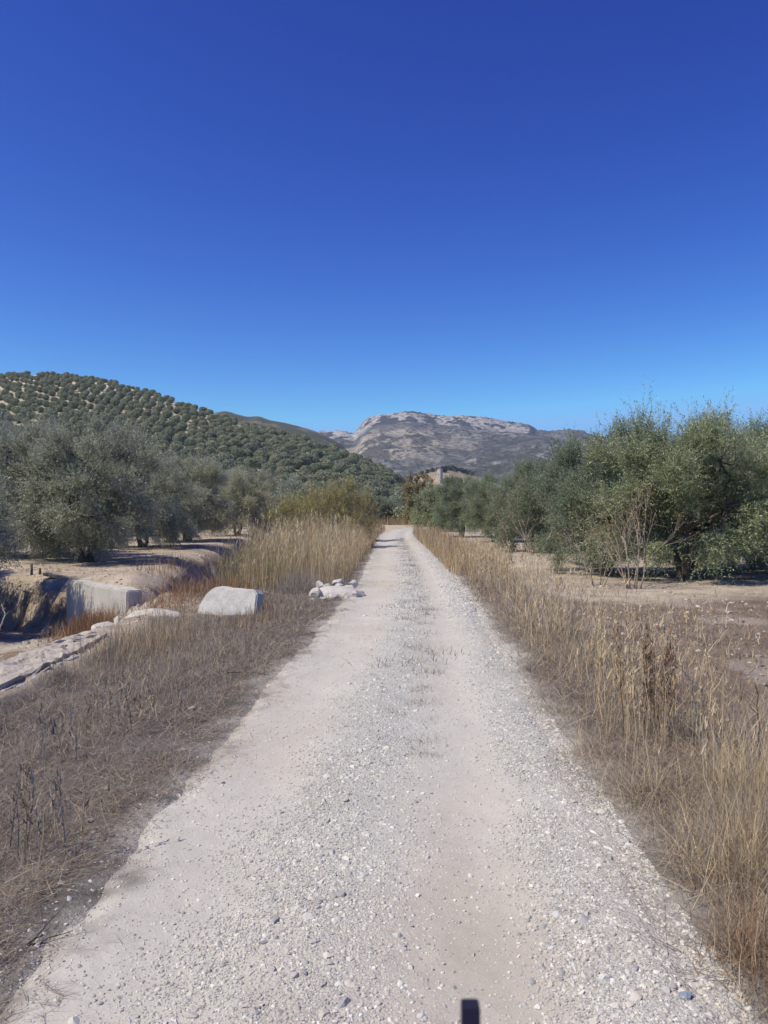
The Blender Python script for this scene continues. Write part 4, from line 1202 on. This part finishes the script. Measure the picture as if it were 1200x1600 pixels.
# --- right verge
mb = MB()
redge = lambda y: 1.22 + 0.08 * vnoise(y * 1.5, y * 0, 76) + 0.05 * vnoise(y * 6, y * 0, 77)
rfar = lambda y: 2.25 + 0.25 * vnoise(y * 0.8, y * 0, 78)
x, y, d = samp(rng, 40000, redge, lambda y: rfar(y) + 0.4, 1.8, 22, lambda d, y: np.clip(0.1 + sstep(1.15, 1.5, d + 0.2 * fbm(d * 3, y * 3, 3, 174)), 0, 1) * np.clip(0.75 + 0.9 * fbm(d * 2.5, y * 2, 3, 175), 0.05, 1))
n = len(x)
blades(mb, rng, ground_pts(x, y) + UP * rng.uniform(0, 0.06, (n, 1)) * sstep(1.3, 1.8, d)[:, None], rng.uniform(0.06, 0.24, n), rng.uniform(0.0018, 0.0038, n) * wscale(y), cols(rng, n, {'greybrown': 3.2, 'tan': 1.8, 'grey': 2.4, 'brown': 1.2, 'dark': 1.2, 'pale': 0.6}), (0.7, 1.5), 0.25, 3)
x, y, d = samp(rng, 26000, lambda y: redge(y) + 0.10, rfar, 1.9, 26, lambda d, y: (0.25 + 0.75 * sstep(1.35, 1.8, d)) * np.clip(0.55 + 1.1 * fbm(d * 2.2, y * 1.4, 3, 79), 0.08, 1))
n = len(x); big = 0.35 + 0.65 * sstep(1.4, 1.9, d)
h = rng.uniform(0.08, 0.42, n) * big * np.clip(0.75 + 0.95 * fbm(x * 1.3, y * 0.9, 3, 80), 0.2, 1.3)
blades(mb, rng, ground_pts(x, y), h, rng.uniform(0.0018, 0.0036, n) * wscale(y), cols(rng, n, {'tan': 3.0, 'gold': 0.9, 'pale': 2.0, 'grey': 2.2, 'greybrown': 2.4, 'brown': 1.2}), (0.1, 1.15), 0.6, 4)
# upright flowering stems
x, y, d = samp(rng, 1350, lambda y: redge(y) + 0.35, lambda y: rfar(y) + 0.1, 3.6, 22, lambda d, y: np.clip(0.3 + 1.3 * fbm(d * 1.5, y * 0.9, 2, 83), 0.05, 1))
n = len(x); c = cols(rng, n, {'pale': 2.4, 'tan': 2, 'gold': 2, 'brown': 0.6})
tips = blades(mb, rng, ground_pts(x, y), rng.uniform(0.35, 0.95, n), rng.uniform(0.003, 0.0045, n) * wscale(y) ** 0.8, c, (0.0, 0.6), 0.3, 4)
for r in range(5):
    blades(mb, rng, tips - UP * rng.uniform(0, 0.16, (n, 1)), rng.uniform(0.04, 0.10, n), rng.uniform(0.003, 0.006, n) * wscale(y) ** 0.8, c * 1.05, (0.1, 0.9), 0.2, 2)
# far golden strip
y = 20 * (78 / 20) ** rng.uniform(0, 1, 8000)
d = 1.2 + 1.7 * rng.uniform(0, 1, 8000) ** 1.3; x = cx(y) + d; n = len(x)
k = y < 57; x, y, d = x[k], y[k], d[k]; n = len(x)
blades(mb, rng, ground_pts(x, y), rng.uniform(0.25, 0.85, n), rng.uniform(0.007, 0.013, n) * (y / 25) ** 0.7, cols(rng, n, {'gold': 2.6, 'tan': 3, 'pale': 1.6, 'red': 0.9, 'brown': 1}), (0.0, 0.4), 0.2, 3)
x = rng.uniform(-4, 16, 5200); y = rng.uniform(89, 97, 5200); n = len(x)
blades(mb, rng, np.stack([x, y, gz(x, y)], -1), rng.uniform(0.3, 1.0, n), rng.uniform(0.04, 0.08, n), cols(rng, n, {'olive': 3, 'brown': 2, 'red': 1, 'greybrown': 2, 'tan': 1}), (0.05, 0.6), 0.3, 2)
tag(link('golden_grass', mb.mesh('golden_grass', M_BLADE)), 'dry golden grass filling the right verge', 'grass', kind='stuff')

# --- weeds lying on the right field
mb = MB()
x = rng.uniform(3.2, 11, 40000); y = 5.5 * (17.0 / 5.5) ** rng.uniform(0, 1, 40000)
k = (x < 0.52 * y) & (rng.uniform(0, 1, len(x)) < np.clip(0.6 + 1.2 * fbm(x * 1.1, y * 1.1, 3, 85), 0.08, 1)) & (rng.uniform(0, 1, len(x)) > sstep(12.5, 15.5, y)); x, y = x[k], y[k]; n = len(x)
blades(mb, rng, ground_pts(x, y) + UP * 0.015, rng.uniform(0.05, 0.18, n), rng.uniform(0.003, 0.006, n) * wscale(y) ** 0.8, cols(rng, n, {'greybrown': 3, 'brown': 2, 'tan': 1.5, 'grey': 1.5, 'red': 0.4}), (0.7, 1.5), 0.25, 2)
# sparse straw on soil further back, both sides
x = np.concatenate([rng.uniform(3, 16, 15000), rng.uniform(-16, -5.2, 15000)]); y = rng.uniform(15, 42, 30000)
k = fbm(x * 0.5, y * 0.5, 3, 86) > -0.05; x, y = x[k], y[k]; n = len(x)
blades(mb, rng, ground_pts(x, y), rng.uniform(0.04, 0.17, n), rng.uniform(0.005, 0.010, n), cols(rng, n, {'tan': 3, 'pale': 1.5, 'greybrown': 3, 'brown': 2}), (0.3, 1.3), 0.25, 2)
tag(link('field_weeds', mb.mesh('field_weeds', M_BLADE)), 'flattened dry weeds on the bare field and under the trees', 'weeds', kind='stuff')

# --- little weed tufts down the middle of the track
tufts = []
for s in range(3):
    m_ = MB(); rg = np.random.default_rng(900 + s); n = 70
    P = np.stack([rg.normal(0, 0.07, n), rg.normal(0, 0.16, n), np.zeros(n) - 0.01], -1)
    blades(m_, rg, P, rg.uniform(0.03, 0.10, n), rg.uniform(0.003, 0.006, n), cols(rg, n, {'greybrown': 4, 'dark': 4, 'grey': 1, 'tan': 1, 'brown': 2}), (0.2, 1.1), 0.3, 2)
    tufts.append(m_.mesh('weed_tuft', M_BLADE))
rg = np.random.default_rng(44)
for i in range(64):
    y = 5.0 * (48 / 5.0) ** rg.uniform(0.0, 1.0); x = float(cx(y)) + (0.16 if y > 8 else 0.22) + rg.normal(0, 0.09)
    s = rg.uniform(0.5, 1.3) * (0.6 if y < 8 else 1.15)
    tag(link('weed_tuft', tufts[i % 3], None, (x, y, float(rz_at(np.array(x), np.array(y)))), rg.uniform(0, 6.28), (s, s * 1.4, s)), 'little dead weed tuft on the gravel ridge in the middle of the track', 'weed', 'weed tufts along the middle of the track')

# ------------------------------------------------------------------ single plants
def branchy(mb, rng, p, d, L, r, depth, spread=0.55, m=0, nseg=5, kids=(2, 4), tips=None):
    pts = [np.array(p, float)]
    dd_ = np.array(d, float)
    for i in range(nseg):
        dd_ = unit(dd_ + rng.normal(0, 0.10, 3) + UP * 0.04)
        pts.append(pts[-1] + dd_ * L / nseg)
    pts = np.array(pts)
    mb.add(*tube(pts, np.linspace(r, r * 0.5, len(pts)), 6 if r > 0.006 else 4, r > 0.006), m=m)
    if depth == 0:
        if tips is not None: tips.append((pts[-1], dd_))
        return
    for k in range(int(rng.integers(*kids))):
        i = int(rng.integers(2, len(pts)))
        nd = unit(dd_ + rng.normal(0, spread, 3) + UP * 0.15)
        branchy(mb, rng, pts[i], nd, L * rng.uniform(0.5, 0.75), r * 0.55, depth - 1, spread, m, nseg, kids, tips)

def bare_shrub(u, y, H, seed, nst, label, r0=0.022, leaves=400, spread=0.5):
    rg = np.random.default_rng(seed); x = at_tree(u, y)
    root = bpy.data.objects.new('bare_shrub', None); COL.objects.link(root); root.location = (x, y, float(gz(x, y)) - 0.03)
    tag(root, label, 'shrub')
    mb = MB(); tips = []
    for k in range(nst):
        a = 2 * np.pi * k / nst + rg.uniform(-0.5, 0.5)
        d = unit(np.array([math.cos(a) * 0.45, math.sin(a) * 0.35, 1.0]))
        branchy(mb, rg, (0.12 * math.cos(a), 0.08 * math.sin(a), 0), d, H * rg.uniform(0.42, 0.6), r0 * rg.uniform(0.7, 1.1), 3, spread, tips=tips)
    link('stems', mb.mesh('stems', M_TWIG, True), root)
    T = np.array([t[0] for t in tips]); n = leaves
    i = rg.integers(0, len(T), n)
    P = T[i] + rg.normal(0, 0.07, (n, 3)); D = unit(rg.normal(0, 1, (n, 3)))
    V, F = leaf_quads(P, D, rg, rg.uniform(0.03, 0.07, n), rg.uniform(0.012, 0.025, n))
    link('dry_leaves', make_mesh('dry_leaves', V, F, M_RUST), root)
    return root
bare_shrub(990, 16.6, 2.6, 61, 7, 'tall bare branched shrub with pale stems in front of the large olives', 0.019, 1100)
bare_shrub(935, 17.2, 1.9, 62, 5, 'smaller bare shrub leaning left beside the tall bare shrub', 0.013, 600)
bare_shrub(838, 23.5, 2.4, 63, 3, 'thin bare sapling with few leaves on the soil heap', 0.018, 500)
bare_shrub(806, 22.5, 1.9, 64, 3, 'thin upright dry stems at the left of the soil heap', 0.014, 200, 0.3)
bare_shrub(1150, 5.2, 0.9, 65, 3, 'dead forked weed stalk cut by the right edge of the field', 0.007, 30, 0.5)

def dock(u, v, H, seed, nst, label, mix, head=26, rad=0.12):
    rg = np.random.default_rng(seed); x, y = gp(u, v)
    mb = MB(); n = nst
    P = np.stack([rg.normal(0, rad, n), rg.normal(0, rad, n), np.zeros(n) - 0.02], -1)
    h = H * rg.uniform(0.65, 1.0, n); c = cols(rg, n, mix)
    yaw = rg.uniform(0, 6.28, n)
    tips = blades(mb, rg, P, h, np.full(n, 0.007), c, (0.0, 0.25), 0.08, 4, yaw)
    for r in range(head):
        t = rg.uniform(0.35, 1.0, (n, 1))
        blades(mb, rg, P + (tips - P) * t + rg.normal(0, 0.01, (n, 3)), rg.uniform(0.02, 0.07, n), rg.uniform(0.006, 0.014, n), c * rg.uniform(0.6, 1.1, (n, 1)), (0.1, 1.0), 0.2, 2)
    o = link('weed_clump', mb.mesh('weed_clump', M_STALK), None, (x, y, float(gz(x, y))))
    tag(o, label, 'weed'); return o
dock(1018, 1175, 0.95, 71, 26, 'tall clump of rusty brown seed stalks in the right verge', {'brown': 3, 'red': 2, 'tan': 2}, 30, 0.10)
dock(965, 1110, 0.85, 72, 16, 'thinner clump of tan seed stalks left of the rusty stalks', {'tan': 3, 'gold': 2, 'brown': 1}, 20, 0.10)
dock(1085, 1190, 0.75, 73, 16, 'clump of tan stalks just right of the rusty stalks', {'tan': 3, 'brown': 2}, 20, 0.12)
dock(880, 1000, 0.95, 74, 22, 'pale upright seed stalks where the right verge bends back', {'pale': 3, 'tan': 2}, 16, 0.18)
dock(830, 935, 1.15, 75, 26, 'feathery pale stalks beside the soil heap', {'pale': 3, 'tan': 2, 'gold': 1}, 14, 0.22)
dock(60, 1180, 0.45, 76, 14, 'dead weed clump near the left edge of the photo', {'greybrown': 3, 'grey': 2}, 12, 0.15)
dock(205, 1130, 0.42, 77, 20, 'dark dead weed clump on the left verge', {'brown': 2, 'greybrown': 3, 'tan': 1}, 12, 0.16)
dock(25, 1340, 0.5, 78, 18, 'brown weed clump low at the left edge of the photo', {'brown': 2, 'greybrown': 3, 'grey': 1}, 12, 0.16)

# long bent straw tufts on the right
def tuft(u, v, H, seed, n, label, mix, lean=(0.4, 1.2), rad=0.1, yaw0=None):
    rg = np.random.default_rng(seed); x, y = gp(u, v)
    mb = MB(); P = np.stack([rg.normal(0, rad, n), rg.normal(0, rad, n), np.zeros(n) - 0.02], -1)
    yw = rg.uniform(0, 6.28, n) if yaw0 is None else rg.normal(yaw0, 0.7, n)
    blades(mb, rg, P, H * rg.uniform(0.5, 1, n), rg.uniform(0.0022, 0.0042, n), cols(rg, n, mix), lean, 0.45, 5, yw)
    o = link('grass_tuft', mb.mesh('grass_tuft', M_BLADE), None, (x, y, float(gz(x, y))))
    tag(o, label, 'grass tuft'); return o
tuft(1160, 1265, 0.62, 81, 420, 'big drooping straw tuft at the right edge of the photo', {'pale': 2, 'gold': 2, 'tan': 3}, (0.2, 1.0), 0.10)
tuft(1010, 1260, 0.40, 82, 300, 'drooping straw tuft below the rusty stalks', {'tan': 3, 'pale': 1.5, 'greybrown': 1.5}, (0.5, 1.3), 0.10)
tuft(1120, 1385, 0.42, 83, 380, 'pale tuft above the brown grass of the lower right corner', {'tan': 3, 'pale': 1.5, 'grey': 1.5, 'brown': 1}, (0.4, 1.3), 0.11)
tuft(1185, 1520, 0.36, 84, 460, 'reddish brown tuft in the lower right corner', {'brown': 4, 'red': 1, 'tan': 1.5}, (0.3, 1.2), 0.09)
tuft(930, 1190, 0.34, 85, 260, 'leaning tuft at the gravel edge left of the rusty stalks', {'tan': 3, 'greybrown': 2}, (0.5, 1.3), 0.10)
tuft(1190, 1400, 0.5, 86, 360, 'brown tuft cut by the right edge above the lower corner', {'brown': 2, 'tan': 3, 'gold': 1}, (0.2, 1.1), 0.10)

# leaning pale dead stalks
def twig_obj(name, pix, r, label, seed, cat='dead stalk', mat=None):
    rg = np.random.default_rng(seed); mb = MB()
    pts = np.array([px(u, v, y) for u, v, y in pix])
    t = np.linspace(0, 1, len(pts)); tt = np.linspace(0, 1, 10)
    P = np.stack([np.interp(tt, t, pts[:, i]) for i in range(3)], -1) + rg.normal(0, 0.006, (10, 3))
    mb.add(*tube(P, np.linspace(r, r * 0.4, 10), 6))
    for i in (4, 6, 7, 8):
        d = unit(unit(P[i] - P[i - 1]) + rg.normal(0, 0.5, 3))
        mb.add(*tube(wig(P[i], P[i] + d * rg.uniform(0.06, 0.18), 4, 0.005, rg), np.linspace(r * 0.5, r * 0.2, 4), 4))
    o = link(name, mb.mesh(name, mat or M_TWIG, True)); tag(o, label, cat); return o
twig_obj('dead_stalk', [(1165, 1195, 5.1), (1125, 1130, 5.1), (1095, 1080, 5.1), (1052, 1034, 5.15)], 0.006, 'long pale dead stalk leaning left across the right verge', 91)
twig_obj('dead_stalk', [(1075, 1180, 5.3), (1090, 1120, 5.25), (1102, 1090, 5.2)], 0.005, 'short pale stalk leaning right beside the rusty stalks', 92)
twig_obj('dead_stalk', [(1188, 1240, 4.6), (1186, 1140, 4.6), (1183, 1070, 4.6)], 0.005, 'thin dark upright stalk near the right edge', 93, mat=M_BARK)
twig_obj('fallen_twig', [(-8, 1506, 2.83), (25, 1490, 2.90), (50, 1478, 2.95), (76, 1471, 2.98)], 0.006, 'dry branched twig lying on the track at the lower left', 94, 'twig', M_BARK)
twig_obj('fallen_twig', [(355, 1052, 7.8), (385, 1050, 7.9), (420, 1054, 7.85)], 0.008, 'dark stick on the edge of the left verge', 95, 'twig', M_BARK)
twig_obj('fallen_twig', [(0, 985, 13.0), (8, 960, 13.2), (2, 945, 13.4)], 0.014, 'grey snag of branches by the ditch at the left edge', 96, 'branch', M_PLANK)

# unidentified navy bar close to the camera, cut by the lower edge of the photo
root = bpy.data.objects.new('navy_bar', None); COL.objects.link(root)
pd = 0.42; pxx = (735 - 600) / F_PX * pd; ztop = CAM_H - (1568 - 800) / F_PX * pd
root.location = (pxx, pd, 0)
tag(root, 'dark navy upright bar with a blunt top, close up at the bottom edge', 'pole')
mb = MB(); bw = 28 / F_PX * pd
v_, f_ = box(0, 0, ztop - 0.09, bw, bw, 0.18)
bm = bmesh.new()
for v in v_: bm.verts.new(v)
bm.verts.ensure_lookup_table()
for f in f_: bm.faces.new([bm.verts[i] for i in f])
bmesh.ops.recalc_face_normals(bm, faces=bm.faces)
bmesh.ops.bevel(bm, geom=list(bm.edges), offset=0.0006, segments=2, affect='EDGES')
me = bpy.data.meshes.new('bar_top'); bm.to_mesh(me); bm.free(); me.materials.append(M_NAVY)
link('bar_top', me, root)
mb = MB(); mb.add(*tube(np.array([[0, 0, 0.03], [0, 0, 0.6], [0, 0, ztop - 0.18]]), [0.004, 0.005, 0.0055], 10))
link('shaft', mb.mesh('shaft', M_METAL, True), root)

# ------------------------------------------------------------------ air
m, nt, b, out = new_mat('haze')
nt.nodes.remove(b)
v = nt.nodes.new('ShaderNodeVolumePrincipled')
v.inputs['Color'].default_value = (0.50, 0.70, 1.0, 1)
v.inputs['Density'].default_value = 0.00013
v.inputs['Anisotropy'].default_value = 0.2
nt.links.new(v.outputs[0], out.inputs['Volume'])
v_, f_ = box(0, 2500, 172, 8600, 5200, 360)
mb = MB(); mb.add(v_, f_)
tag(link('haze', mb.mesh('haze', m)), 'thin blue haze over the valley', 'haze', kind='stuff')
